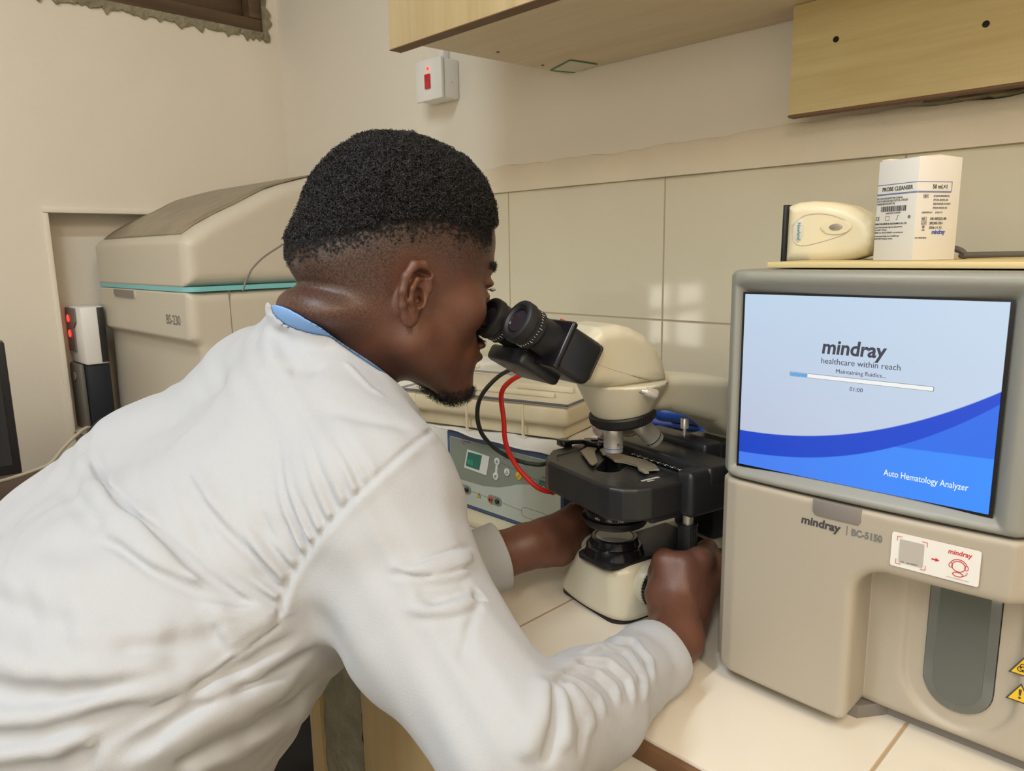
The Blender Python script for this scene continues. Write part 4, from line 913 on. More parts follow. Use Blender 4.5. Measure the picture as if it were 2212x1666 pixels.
for sx, nm in ((.0305, 'near'), (-.0305, 'far')):
    e = Vector((sx, -.138, .3815))
    ep = NB(); lathe(ep, e, e+T3*.05, [(.0045, .0125), (.001, .0165), (0, .0175), (0, .0205), (.0015, .0228), (.004, .0235), (.011, .0235), (.0115, .0222), (.0125, .0218), (.0245, .0222), (.026, .0205), (.030, .0195), (.052, .0195)], 56, cap=True)
    e_ = obj('eyepiece', ep, M['rubber'], ms)
    g = NB(); lathe(g, e+T3*.0035, e+T3*.0045, [(0, .012), (.0005, .0125), (.001, .0125)], 40); obj('eye_lens', g, M['lens'], e_)
    g = NB(); lathe(g, e+T3*.0025, e+T3*.0038, [(0, .0165), (.0, .0135), (.0012, .0128), (.0013, .0165)], 48, cap=False); obj('lens_ring', g, M['blackg'], e_)
    g = NB()
    for k in range(40):
        a = 2*pi*k/40; big = k % 5 == 0; d_ = X3*cos(a)+N3*sin(a); p = e+T3*.0175+d_*.0222; tube(g, [p, p+T3*(.004 if big else .002)+d_*.0002], .00022, 4, 0)
    obj('dioptre_scale', g, M['inkwhite'], e_)
    c = e+T3*.080+N3*.002
    g = NB(); box(g, c.x-.0245, c.x+.0245, c.y-.027, c.y+.027, c.z-.0255, c.z+.0255, .009, 4, rot=RB, about=c); tbx = obj('eyepiece_tube', g, M['black'], ms)
    c2 = e+T3*.055+N3*.001
    g = NB(); box(g, c2.x-.0265, c2.x+.0265, c2.y-.004, c2.y+.004, c2.z-.0275, c2.z+.0275, .0030, 3, rot=RB, about=c2); obj('tube_flange', g, M['blackg'], tbx)
c = Vector((-.012, -.125, .376))+T3*.052+N3*.030
g = NB(); box(g, c.x-.046, c.x+.030, c.y-.030, c.y+.030, c.z-.010, c.z+.010, .006, 3, rot=RB, about=c); br = obj('eyepiece_bridge', g, M['black'], ms)
p = Vector((-.004, -.125, .376))+T3*.030+N3*.0195; g = NB(); cyl(g, p, p-N3*.0008, .0045, 20, .0002); obj('bridge_cap', g, M['rubber'], br)
c = Vector((.0, -.125, .376))+T3*.092+N3*.0; g = NB(); box(g, -.048, .048, c.y-.006, c.y+.006, c.z-.022, c.z+.022, .005, 3, rot=RB, about=c); obj('tube_mount', g, M['black'], ms)

# stage
stp = [(-.098, .030), (-.094, -.006), (-.066, -.036), (-.050, -.043), (.056, -.047), (.072, -.045), (.086, -.037), (.095, -.024), (.100, -.006), (.101, .012), (.101, .10), (-.10, .10)]
def stage(P):
    d = s_extr(s_poly(P[:, 0], P[:, 1], stp)+.0, P[:, 2]-.1715, .0195, .004)
    slot = np.maximum(s_cap(np.stack([P[:, 0], P[:, 1], 0*P[:, 0]], 1), (.012, .004, 0), (-.012, .040, 0), .0155, .0155), .17-P[:, 2])
    ins = np.maximum(s_poly(P[:, 0], P[:, 1], [(-.075, .03), (-.066, -.018), (-.045, -.030), (.055, -.032), (.075, -.015), (.082, .055), (-.070, .055)]), .1895-P[:, 2])
    return smax(smax(d, -slot, .001), -ins, .001)
sobj('stage', stage, (-.11, -.06, .145), (.115, .115, .20), .0016, M['black'], ms)
b = NB(); box(b, -.092, .118, .066, .116, .180, .2045, .006, 3); box(b, .090, .116, .038, .112, .148, .2025, .007, 3); box(b, .070, .098, -.004, .040, .146, .1905, .003); obj('mechanical_stage', b, M['black'], ms)
b = NB(); box(b, -.015, .088, .0570, .0655, .1925, .1935); mr_ = obj('scale_bar', b, M['blackg'], ms)
b = NB()
for k in range(24): box(b, -.010+.004*k, -.0096+.004*k, .0605, .0605+(.0035 if k % 3 == 0 else .002), .19355, .19375)
for k in range(8): box(b, -.010+.012*k, -.0075+.012*k, .0585, .0600, .19355, .19375)
obj('scale_marks', b, M['inkwhite'], mr_)
b = NB()
for (x0, x1, y0, y1) in ((.074, .0775, .000, .026), (.080, .0825, .004, .014)): box(b, x0, x1, y0, y1, .1907, .1912)
for k in range(4): box(b, .0745, .079, .001+.008*k, .0016+.008*k, .1912, .1914)
obj('side_scale', b, M['inkpale'], ms)
hold = [(-.052, .046), (-.048, .038), (-.040, .034), (-.030, .028), (-.026, .030), (-.006, .024), (.004, .020), (.012, .026), (.034, .030), (.048, .020), (.062, .017), (.064, .022), (.054, .026), (.058, .034), (.062, .040), (.044, .050), (.022, .054), (-.010, .046), (-.040, .052)]
b = NB(); prism(b, hold, Matrix.Translation((0, 0, .1925)), .0022, .0003); obj('slide_holder', b, M['steelb'], ms)
b = NB(); prism(b, [(-.068, .034), (-.058, .014), (-.004, -.012), (.002, -.012), (-.004, .000), (-.044, .026), (-.056, .040)], Matrix.Translation((0, 0, .1925)), .0020, .0003); fgr = obj('slide_finger', b, M['steelb'], ms)
b = NB(); prism(b, rrect(-.018, .018, -.010, .010, .009), Matrix.Translation((-.074, .050, .1925)) @ Matrix.Rotation(radians(10), 4, 'Z'), .007, .002); cyl(b, (-.074, .050, .1995), (-.074, .050, .2015), .005, 20); box(b, -.112, -.092, .014, .026, .190, .199, .001); tube(b, [(-.10, .022, .195), (-.085, .038, .197)], .003, 8, 0); obj('finger_lever', b, M['blackg'], ms)
# stage carrier behind, with its screw
b = NB(); box(b, -.055, .062, .116, .148, .150, .212, .005, 3); obj('stage_carrier', b, M['black'], ms)
b = NB(); lathe(b, (.010, .132, .212), (.010, .132, .236), [(0, .0022), (.009, .0022), (.0092, .0052), (.022, .0054), (.023, .0048)], 20); obj('stop_screw', b, M['steel'], ms)
# condenser
b = NB(); lathe(b, (LX, LY, .112), (LX, LY, .155), [(0, .026), (.002, .039), (.006, .0415), (.011, .0415), (.012, .036), (.0135, .0355), (.020, .0365), (.021, .033), (.026, .033), (.028, .030), (.042, .028)], 56); cn = obj('condenser', b, M['black'], ms)
b = NB(); lathe(b, (LX, LY, .1305), (LX, LY, .1320), [(0, .0355), (.0005, .0372), (.0012, .0368)], 56); obj('condenser_ring', b, M['rubber'], cn)
for s, a in (('40x', -74), ('10x', -50), ('14x', -28)):
    t = radians(a); text(s, .0050, M['inkwhite'], cn, Matrix.Translation((LX+.0371*cos(t), LY+.0371*sin(t), .1258)) @ Matrix.Rotation(t+pi/2, 4, 'Z') @ Matrix.Translation((-.004, 0, 0)) @ M_XZ, name='condenser_lettering')
b = NB(); box(b, -.046, -.032, -.008, .006, .128, .140, .002); obj('condenser_lever', b, M['blackg'], cn)
b = NB(); box(b, -.03, .03, .04, .125, .125, .140, .003); obj('condenser_carrier', b, M['black'], ms)
# stage drive knob hanging at the right
kx, ky = .090, .061
b = NB(); cyl(b, (kx, ky, .156), (kx, ky, .120), .0062, 28, .0003); dr = obj('drive_shaft', b, M['steel'], ms)
b = NB(); lathe(b, (kx, ky, .132), (kx, ky, .082), [(0, .0108), (.001, .0118), (.003, .0118), (.0035, .0110), (.034, .0106), (.035, .0118), (.049, .0115), (.050, .0105)], 36)
for k in range(24):
    t = 2*pi*k/24; tube(b, [(kx+.0110*cos(t), ky+.0110*sin(t), .127), (kx+.0108*cos(t), ky+.0108*sin(t), .099)], .0005, 4, 0)
obj('drive_knob', b, M['black'], ms)
# focus knobs
for sx, sg_ in ((.048, 1), (-.060, -1)):
    b = NB(); lathe(b, (sx, .043, .044), (sx+sg_*.03, .043, .044), [(0, .030), (.004, .0295), (.010, .0262), (.011, .024)], 48); obj('knob_collar', b, M['scope'], ms)
    b = NB(); lathe(b, (sx+sg_*.0105, .043, .044), (sx+sg_*.05, .043, .044), [(0, .0245), (.001, .0255), (.012, .0255), (.013, .024), (.014, .015), (.024, .0145), (.025, .013)], 48)
    for k in range(40):
        t = 2*pi*k/40; tube(b, [(sx+sg_*.0115, .043+.0256*cos(t), .044+.0256*sin(t)), (sx+sg_*.0220, .043+.0256*cos(t), .044+.0256*sin(t))], .0009, 5, 0)
    obj('focus_knob', b, M['blackg'], ms)

# ================================================================ THE MAN
man = thing('person', 'man in a white coat leaning over the microscope, looking into it', 'person', (-.80, .02, 0))
MAN = np.array([-.80, .02, 0.])
def nrm(v): v = np.asarray(v, float); return v/np.linalg.norm(v)
# --- head frame: x to his right, y forward, z up
HC = at(873, 562, .80); yaw_h, pit_h, rol_h = radians(14), radians(11), radians(0)
hy = np.array([sin(yaw_h)*cos(pit_h), cos(yaw_h)*cos(pit_h), -sin(pit_h)]); hx = nrm(np.cross(hy, (0, 0, 1))); hz = np.cross(hx, hy)
hx, hz = hx*cos(rol_h)+hz*sin(rol_h), -hx*sin(rol_h)+hz*cos(rol_h)
HR = np.stack([hx, hy, hz], 1)                   # columns = axes
def toH(P): return (P-HC) @ HR
def fromH(q): return HC+HR @ np.asarray(q, float)
# --- ear frame inside the head frame
EC = np.array([.0765, -.017, -.037]); ea = radians(10)
def ear_axes(s):
    eu = nrm((s*sin(ea), -cos(ea), .12)); en = nrm((s*cos(ea), sin(ea), .05*s)); ev = np.cross(en, eu)*(1 if s > 0 else -1); 
    if ev[2] < 0: ev = -ev
    return eu, ev, en
def ear(H, s):
    eu, ev, en = ear_axes(s); q = H-EC*np.array([s, 1, 1]); u, v, w = (q @ eu)/.92, (q @ ev)/.90, (q @ en)/.95; E = np.stack([u, v, w], 1)
    hel = s_chain(E, [(-.012, -.002, .003), (-.014, .010, .005), (-.010, .024, .008), (.002, .0325, .010), (.015, .0285, .012), (.0215, .014, .012), (.0215, -.002, .011), (.016, -.016, .008), (.008, -.026, .005)], [.0035, .0040, .0046, .0050, .0050, .0048, .0044, .0040, .0042], .003)
    pl = s_ell(E, (.004, .004, .0035), (.0185, .030, .0046))
    ant = s_chain(E, [(-.002, .019, .0065), (.006, .015, .009), (.0105, .004, .0095), (.008, -.009, .0085), (.001, -.015, .007)], [.0025, .0032, .0036, .0034, .0032], .003)
    trg = s_cap(E, (-.012, -.001, .004), (-.0095, -.010, .0065), .0042, .0040)
    lob = s_ell(E, (.001, -.0265, .004), (.0105, .0105, .0050))
    d = smin(smin(smin(hel, pl, .003), smin(ant, lob, .004), .003), trg, .003)
    root = s_ell(E, (-.004, 0, -.006), (.014, .026, .011)); d = smin(d, root, .006)
    d = smax(d, -s_ell(E, (-.0015, -.003, .009), (.0080, .0115, .0110)), .002); d = smax(d, -s_sph(E, (-.0060, -.0045, .001), .0042), .0015)      # concha
    d = smax(d, -s_ell(E, (.0005, .0235, .0115), (.0100, .0042, .0085)), .0015)          # upper hollow
    return smax(d, -s_ell(E, (.0160, .005, .0130), (.0024, .017, .0050)), .0012)     # groove inside the rim
def head(P):
    H = toH(P); A = np.abs(H[:, 0]); S = np.stack([A, H[:, 1], H[:, 2]], 1)
    d = s_ell(H, (0, -.010, .022), (.0775, .098, .088))
    d = smin(d, s_ell(H, (0, .030, .026), (.064, .066, .062)), .030)
    d = smin(d, s_ell(H, (0, -.045, -.010), (.060, .080, .052)), .020)
    d = smin(d, s_ell(H, (0, .030, -.050), (.064, .060, .078)), .030)
    d = smin(d, s_cap(S, (.051, .000, -.082), (.016, .070, -.127), .022, .020), .022)
    d = smin(d, s_ell(H, (0, .082, -.130), (.024, .018, .018)), .016)
    d = smin(d, s_ell(H, (0, .076, -.092), (.033, .026, .030)), .018)
    d = smin(d, s_ell(S, (.044, .055, -.044), (.026, .026, .022)), .020)
    d = smin(d, s_cap(S, (.000, .086, .006), (.034, .076, .005), .013, .012), .012)
    d = smax(d, -s_sph(S, (.033, .107, -.016), .0205), .010)
    d = smin(d, s_ell(S, (.032, .0815, -.0105), (.017, .012, .0065)), .005)
    d = smin(d, s_ell(S, (.032, .0800, -.0250), (.016, .011, .0060)), .006)
    d = smin(d, s_cap(H, (0, .094, -.012), (0, .110, -.052), .0085, .0130), .010)
    d = smin(d, s_sph(S, (.0145, .0995, -.055), .0105), .006)
    d = smax(d, -s_sph(S, (.007, .108, -.066), .0035), .003)
    d = smin(d, s_ell(H, (0, .0985, -.080), (.025, .0105, .0065)), .004)
    d = smin(d, s_ell(H, (0, .0970, -.094), (.023, .0115, .0080)), .004)
    d = smax(d, -s_ell(H, (0, .114, -.0865), (.026, .010, .0008)), .0015)
    # nape roll under the occiput
    d = smin(d, s_ell(H, (0, -.081, -.066), (.060, .046, .026)), .008)
    for s in (1, -1): d = smin(d, ear(H, s), .003)
    return d
# --- torso, neck, arm landmarks
LAT = nrm((.966, -.259, 0))
N0 = at(735, 760, .83)
C1, C2, C3 = at(640, 1085, .78), at(330, 1330, .71), at(-60, 1560, .67)
RSH, RMID, REL, RFA, RCU = at(800, 1082, .665), at(912, 1350, .62), at(1106, 1600, .55), at(1270, 1530, .64), at(1408, 1430, .765)
LSH, LEL, LFA, LCU = at(505, 915, .96), at(840, 1270, .90), at(960, 1245, .925), at(1075, 1203, .95)
NT = fromH((0, -.030, -.050))
def neck(P): return s_chain(P, [NT, N0, at(665, 900, .82)], [.062, .0640, .066], .02)
def hand_r(P):
    w = at(1462, 1378, .805); d = s_chain(P, [at(1290, 1505, .655), at(1400, 1435, .755), w, at(1462, 1335, .83)], [.034, .030, .0275, .027], .01)
    for (x, y, z), r in (((1437, 1216, .862), .0150), ((1476, 1222, .852), .0155), ((1512, 1212, .862), .0155), ((1546, 1222, .880), .0145)): d = smin(d, s_chain(P, [at(1463+(x-1463)*.3, 1345, .838), at(x, y, z)], [.019, r], .008), .014)
    # fingers bend over the knob and away
    for a in (([(1437, 1214, .862), (1432, 1206, .892), (1428, 1240, .915)], [.0145, .0110, .0085]), ([(1476, 1220, .855), (1476, 1212, .885), (1470, 1262, .91)], [.0135, .0110, .0088]), ([(1512, 1210, .862), (1528, 1188, .895), (1530, 1215, .93)], [.0150, .0120, .0095]), ([(1546, 1220, .880), (1556, 1205, .905), (1556, 1240, .93)], [.0140, .0105, .0080])):
        d = smin(d, s_chain(P, [at(*q) for q in a[0]], a[1], .004), .006)
    d = smin(d, s_chain(P, [at(1442, 1340, .835), at(1424, 1285, .858), at(1424, 1240, .888), at(1436, 1222, .91)], [.018, .0155, .0125, .0095], .006), .012)
    return d
def hand_l(P):
    w = at(1140, 1180, .965); d = s_chain(P, [at(960, 1240, .925), at(1050, 1210, .945), w, at(1175, 1172, .975)], [.036, .033, .0285, .028], .01)
    for (x, y, z), r in (((1245, 1108, 1.00), .0145), ((1258, 1130, 1.01), .0145), ((1256, 1156, 1.015), .014), ((1240, 1180, 1.01), .013)): d = smin(d, s_chain(P, [at(1180, 1165+(y-1145)*.25, .98), at(x, y, z)], [.020, r], .008), .014)
    for a in (([(1245, 1106, 1.0), (1285, 1100, 1.01), (1312, 1122, 1.00)], [.0135, .0100, .0085]), ([(1258, 1130, 1.01), (1298, 1132, 1.02), (1322, 1150, 1.01)], [.0135, .0105, .0085]), ([(1256, 1156, 1.015), (1292, 1164, 1.025), (1312, 1180, 1.01)], [.0130, .0100, .0080]), ([(1240, 1180, 1.01), (1270, 1194, 1.02), (1288, 1206, 1.01)], [.0120, .0090, .0075])):
        d = smin(d, s_chain(P, [at(*q) for q in a[0]], a[1], .004), .006)
    return smin(d, s_chain(P, [at(1180, 1195, .972), at(1212, 1198, .975), at(1238, 1188, .985)], [.018, .0145, .0105], .006), .010)
def near_pt(P, c, r): return ((P-np.asarray(c))**2).sum(1) < r*r
def bodyf(P):
    d = smin(neck(P), s_chain(P, [at(650, 930, .82), C1, at(420, 1270, .735)], [.055, .085, .08], .02), .02)
    d = smin(d, s_chain(P, [at(690, 1000, .78), RSH, RMID, REL, at(1290, 1505, .655)], [.05, .060, .048, .036, .034], .02), .02)
    d = smin(d, s_chain(P, [at(640, 950, .84), LSH, LEL, at(960, 1240, .925)], [.05, .058, .042, .036], .02), .02)
    for c, r, f, k in ((HC-np.array([0, 0, .03]), .20, head, .022), (at(1470, 1290, .85), .24, hand_r, .012), (at(1180, 1180, .97), .26, hand_l, .012)):
        m = near_pt(P, c, r)
        if m.any(): d[m] = smin(d[m], f(P[m]), k)
    return d
LOb = np.array([-1.12, .22, .80]); HIb = np.array([-.28, .98, 1.50])
SK = bpy.data.materials.new('brown_skin'); SK.use_nodes = True
def skin_mat():
    nt = SK.node_tree; b = nt.nodes['Principled BSDF']; L = nt.links.new
    tc = nt.nodes.new('ShaderNodeTexCoord'); n = nt.nodes.new('ShaderNodeTexNoise'); n.inputs['Scale'].default_value = 28; n.inputs['Detail'].default_value = 5; L(tc.outputs['Object'], n.inputs['Vector'])
    mx = nt.nodes.new('ShaderNodeMix'); mx.data_type = 'RGBA'; mx.inputs['A'].default_value = (.160, .064, .038, 1); mx.inputs['B'].default_value = (.098, .040, .024, 1); L(n.outputs['Fac'], mx.inputs['Factor'])
    at_ = nt.nodes.new('ShaderNodeAttribute'); at_.attribute_name = 'stubble'
    n2 = nt.nodes.new('ShaderNodeTexNoise'); n2.inputs['Scale'].default_value = 520; n2.inputs['Detail'].default_value = 2; L(tc.outputs['Object'], n2.inputs['Vector'])
    mr = nt.nodes.new('ShaderNodeMapRange'); mr.inputs['From Min'].default_value = .42; mr.inputs['From Max'].default_value = .58; L(n2.outputs['Fac'], mr.inputs['Value'])
    m1 = nt.nodes.new('ShaderNodeMath'); m1.operation = 'MULTIPLY_ADD'; m1.inputs[1].default_value = .60; m1.inputs[2].default_value = .52; L(mr.outputs['Result'], m1.inputs[0])
    m2 = nt.nodes.new('ShaderNodeMath'); m2.operation = 'MULTIPLY'; L(m1.outputs[0], m2.inputs[0]); L(at_.outputs['Fac'], m2.inputs[1])
    m3 = nt.nodes.new('ShaderNodeMix'); m3.data_type = 'RGBA'; L(m2.outputs[0], m3.inputs['Factor']); L(mx.outputs['Result'], m3.inputs['A']); m3.inputs['B'].default_value = (.016, .012, .011, 1)
    L(m3.outputs['Result'], b.inputs['Base Color']); b.inputs['Roughness'].default_value = .46; b.inputs['Specular IOR Level'].default_value = .55
    b.inputs['Subsurface Weight'].default_value = .12; b.inputs['Subsurface Scale'].default_value = .006; b.inputs['Subsurface Radius'].default_value = (1, .35, .15)
    n3 = nt.nodes.new('ShaderNodeTexVoronoi'); n3.inputs['Scale'].default_value = 620; L(tc.outputs['Object'], n3.inputs['Vector'])
    bp = nt.nodes.new('ShaderNodeBump'); bp.inputs['Strength'].default_value = .22; bp.inputs['Distance'].default_value = .0006; L(n3.outputs['Distance'], bp.inputs['Height']); L(bp.outputs['Normal'], b.inputs['Normal'])
skin_mat()
def hairline(q):
    """signed height (m, head frame) above the lower edge of the thick hair; q = (y, z) positions"""
    y, z = q[:, 1], q[:, 2]
    y = y+.004*np.sin(z*300+q[:, 0]*260); edge = .0035*np.sin(y*420+q[:, 0]*300)*np.sin(y*170+1)+np.interp(y, [-.12, -.09, -.05, 0, .05, .078, .10], [-.006, .008, .030, .040, .040, .044, .060]); return z-edge
body = sobj('body', bodyf, LOb, HIb, .0018, SK, None, proj=2)
def put(o):
    o.data.transform(Matrix.Translation(tuple(-MAN))); o.parent = man
V = np.array([v.co[:] for v in body.data.vertices]); H = toH(V)
st_h = hairline(H); frontcut = np.clip((.088-H[:, 1]-.25*np.clip(.03-H[:, 2], 0, 1))/.012, 0, 1)
zl = np.interp(H[:, 1], [-.10, -.06, -.03, .0, .05], [-.135, -.125, -.070, -.040, -.030]); fade = np.clip((H[:, 2]-zl)/np.maximum(H[:, 2]-st_h-zl, .01), 0, 1)**.75*frontcut
fade *= np.where((np.abs(H[:, 0]) > .0)*(H[:, 2] > -.14), 1, 0)
# temple/sideburn: shorter in front of the ear and on the face
face = np.clip((H[:, 1]-.012-.0*H[:, 2])/.03, 0, 1)*np.clip((-.004-H[:, 2])/.02, 0, 1); fade *= (1-face)
beard = np.clip((-.090-H[:, 2])/.02, 0, 1)*np.clip((H[:, 1]-.0)/.03, 0, 1)*.35
earm = np.exp(-(((H[:, 1]+.012)/.024)**4+((H[:, 2]+.038)/.038)**4))*(np.abs(H[:, 0]) > .066); fade *= (1-np.clip(earm*1.4, 0, 1))
hm = near_pt(V, HC, .19)
a_ = body.data.attributes.new('stubble', 'FLOAT', 'POINT'); a_.data.foreach_set('value', (np.clip(fade+beard, 0, 1)*hm).astype(np.float32)); put(body)

# --- hair
HM = mat('black_hair', (.010, .009, .011), .42, spec=.6, bump=1, bscale=260, bdist=.003)
def hthick(H):
    s = hairline(H); y = H[:, 1]
    t = np.interp(s, [-.012, 0, .012, .03, .06, .12], [-.004, .0002, .0035, .008, .0150, .0195]); t = t*np.interp(y, [-.12, -.06, .04, .09], [.40, 1, 1, .80]); t = np.where(t > 0, t*(1+.12*np.sin(H[:, 0]*210+3*np.sin(H[:, 2]*160))*np.sin(H[:, 2]*190+2)*np.sin(H[:, 1]*170+1)), t); 
    fr = np.clip((.094-y-.30*np.clip(.06-H[:, 2], 0, 1)*0)/.012, 0, 1)     # stops at the forehead
    fr2 = np.clip((H[:, 2]-.040-.0*y)/.01, 0, 1); fr = np.where(y > .070, np.minimum(fr, fr2), fr)
    return t*fr-.004*(1-fr)
def skull(H):
    d = s_ell(H, (0, -.010, .022), (.0775, .098, .088)); d = smin(d, s_ell(H, (0, .030, .026), (.064, .066, .062)), .030); return smin(d, s_ell(H, (0, -.045, -.010), (.060, .080, .052)), .020)
def hairf(P): H = toH(P); return skull(H)-hthick(H)
hair = sobj('hair', hairf, HC-.16, HC+.17, .0030, HM, None, proj=1, keep=lambda V: hthick(toH(V)) > .0004)
def curls(V, Nn, n, r0, size, seedr, m_, strand=.00033, turns=1.3):
    """small coiled strands standing on the points V along Nn; returns (verts, faces)"""
    k = 7; idx = seedr.integers(0, len(V), n); P = V[idx]; N_ = Nn[idx]+seedr.normal(size=(n, 3))*.45; N_ /= np.linalg.norm(N_, axis=1)[:, None]
    A = np.cross(N_, seedr.normal(size=(n, 3))); A /= np.linalg.norm(A, axis=1)[:, None]; B_ = np.cross(N_, A)
    ph = seedr.random(n)*6.28; sz = size*(.7+.6*seedr.random(n)); pts = []
    for i in range(k):
        t = i/(k-1); a = ph+turns*6.28*t; rr = (sz*.33*(.4+.6*t))[:, None]
        pts.append(P+N_*(sz*(t*1.0-.35))[:, None]+(A*np.cos(a)[:, None]+B_*np.sin(a)[:, None])*rr)
    pts = np.stack(pts, 1); T = np.gradient(pts, axis=1); T /= np.linalg.norm(T, axis=2)[:, :, None]; U = np.cross(T, N_[:, None, :]); U /= np.maximum(np.linalg.norm(U, axis=2), 1e-6)[:, :, None]; W_ = np.cross(T, U)
    rad = strand*np.linspace(1, .5, k)[None, :, None]
    ring = np.stack([pts+rad*(U*cos(a)+W_*sin(a)) for a in (0, 2.094, 4.189)], 2)      # n,k,3,3
    v = ring.reshape(-1, 3); base_ = (np.arange(n)*k*3)[:, None, None]; i_ = (np.arange(k-1)*3)[None, :, None]; j = np.arange(3)[None, None, :]; j2 = (j+1) % 3
    f = np.stack([base_+i_+j, base_+i_+j2, base_+i_+3+j2, base_+i_+3+j], -1).reshape(-1, 4); return v, f
def mesh_of(name, v, f, m_):
    me = bpy.data.meshes.new(name); me.vertices.add(len(v)); me.vertices.foreach_set('co', v.astype(np.float32).ravel()); me.loops.add(f.size); me.loops.foreach_set('vertex_index', f.astype(np.int32).ravel())
    me.polygons.add(len(f)); me.polygons.foreach_set('loop_start', np.arange(0, f.size, 4, dtype=np.int32)); me.update(calc_edges=True); me.polygons.foreach_set('use_smooth', [True]*len(f)); me.validate(); return me
hv = np.array([v.co[:] for v in hair.data.vertices]); hn = np.array([v.normal[:] for v in hair.data.vertices]); Hh = toH(hv); tk_ = hthick(Hh)
ok = tk_ > .0010; cv, cf = curls(hv[ok], hn[ok], 32000, 0, .0068, np.random.default_rng(1), HM, strand=.00048)
ok2 = (tk_ > .0006) & (tk_ <= .005); cv2, cf2 = curls(hv[ok2], hn[ok2], 3000, 0, .0036, np.random.default_rng(2), HM, strand=.00025)
Hb = toH(V); sb = hairline(Hb); pr_b = np.clip(1+sb/.024, 0, 1)**1.6*(sb < .004)*near_pt(V, HC, .17)*(Hb[:, 1] < .072)*(Hb[:, 2] > -.06); sel = np.nonzero(rng.random(len(V)) < pr_b)[0]; nbv = np.array([v.normal[:] for v in body.data.vertices]); cv3, cf3 = curls(V[sel], nbv[sel], 9000, 0, .0034, np.random.default_rng(12), HM, strand=.00022)
allv = np.concatenate([hv, cv, cv2, cv3-0]); hf = np.array([p.vertices[:] for p in hair.data.polygons]); allf = np.concatenate([hf, cf+len(hv), cf2+len(hv)+len(cv), cf3+len(hv)+len(cv)+len(cv2)])
old = hair.data; hair.data = mesh_of('hair', allv, allf, HM); hair.data.materials.append(HM); put(hair); hair['label'] = 'short black curly hair, faded at the sides'
# chin beard and moustache
bp_ = []; bn = []; r = np.random.default_rng(5)
H = toH(V); bm_ = hm & (H[:, 2] < -.112) & (H[:, 1] > .048-.25*(H[:, 2]+.125)) & (H[:, 2] < -.112+.0) | (hm & (H[:, 2] < -.122) & (H[:, 1] > .050) & (H[:, 2] > -.170))
nb_ = np.array([v.normal[:] for v in body.data.vertices])
bm_ = bm_ & (np.abs(H[:, 0]) < .036) & (H[:, 2] > -.165) & (H[:, 2] < -.128-.25*np.clip(.09-H[:, 1], 0, 1)*0)
dens = np.clip((H[:, 1]-.030)/.04, 0, 1); sel = np.nonzero(bm_ & (r.random(len(H)) < dens*dens+.04))[0]
cv, cf = curls(V[sel], nrm3(nb_[sel]+np.array([0, 0, -.5])) if False else (nb_[sel]+np.array([0, 0, -.6])), 1500, 0, .0085, np.random.default_rng(6), HM, strand=.00022, turns=.8)
bo = link('beard', mesh_of('beard', cv, cf, HM), HM); put(bo); bo['label'] = 'short curly black chin beard'
sel = np.nonzero(hm & (H[:, 1] > .088) & (H[:, 2] < -.064) & (H[:, 2] > -.077) & (np.abs(H[:, 0]) < .030))[0]
cv, cf = curls(V[sel], nb_[sel]+np.array([0, 0, -.8]), 900, 0, .0055, np.random.default_rng(8), HM, strand=.0002, turns=.4); put(link('moustache', mesh_of('moustache', cv, cf, HM), HM))
for s in (1, -1):
    sel = np.nonzero(hm & (H[:, 1] > .070) & (np.abs(H[:, 2]-.006-.10*np.clip(np.abs(H[:, 0])-.02, -.02, .02)) < .0038) & (H[:, 0]*s > .012) & (H[:, 0]*s < .052))[0]
    cv, cf = curls(V[sel], nb_[sel]*.5+np.array([0, 0, .3]), 700, 0, .0050, np.random.default_rng(9), HM, strand=.0002, turns=.1); put(link('eyebrow', mesh_of('eyebrow', cv, cf, HM), HM))
    b = NB(); e = fromH((s*.032, .0765, -.0175))-MAN; bmesh.ops.create_uvsphere(b, u_segments=32, v_segments=20, radius=.0118, matrix=Matrix.Translation(tuple(e))); ey = obj('eyeball', b, mat('eye_white_%d' % s, (.62, .55, .48), .15), man)
    b = NB(); bmesh.ops.create_uvsphere(b, u_segments=24, v_segments=16, radius=.0062, matrix=Matrix.Translation(tuple(e+HR @ np.array([0, .0068, -.001])))); obj('iris', b, M['blackg'], ey)
    b = NB()
    for k in range(26):
        t = -1+2*k/25; p = fromH((s*.032+t*.0135, .0905-.006*t*t, -.0165-.002*abs(t))); q = p+HR @ np.array([t*.003, .0065, .001+.002*(1-abs(t))]); mid = (p+q)/2+HR @ np.array([0, .0, -.0012])
        tube(b, [p-MAN, mid-MAN, q-MAN], lambda t: .00022*(1-.7*t), 5, 3)
    obj('eyelashes', b, HM, man)

# --- coat
def neckskin(P):
    d = neck(P); return smin(d, head(P), .022)
CO = mat('white_coat_cloth', (.42, .435, .465), .85, spec=.25, bump=.5, bscale=900, bdist=.0006)
CO.node_tree.nodes['Principled BSDF'].inputs['Sheen Weight'].default_value = .15
ca = at(837, 852, .862)-at(618, 676, .80); cb_ = at(766, 746, .762)-N0; NC = nrm(np.cross(ca, cb_)); NC = NC if NC @ (HC-N0) > 0 else -NC
PC = (at(837, 852, .862)+at(618, 676, .80))/2
AXT = nrm(C3-C1); TH_ = nrm(np.cross(AXT, LAT))
def torso(P, g=0):
    def sc(X): X = X-C1; return np.stack([(X @ LAT)*.64, X @ AXT, X @ TH_], -1)
    Q = sc(P); c = [sc(X) for X in (at(665, 905, .815), C1, C2, C3)]
    d = s_chain(Q, c, [.075+g, .118+g, .122+g, .130+g], .05)
    return d
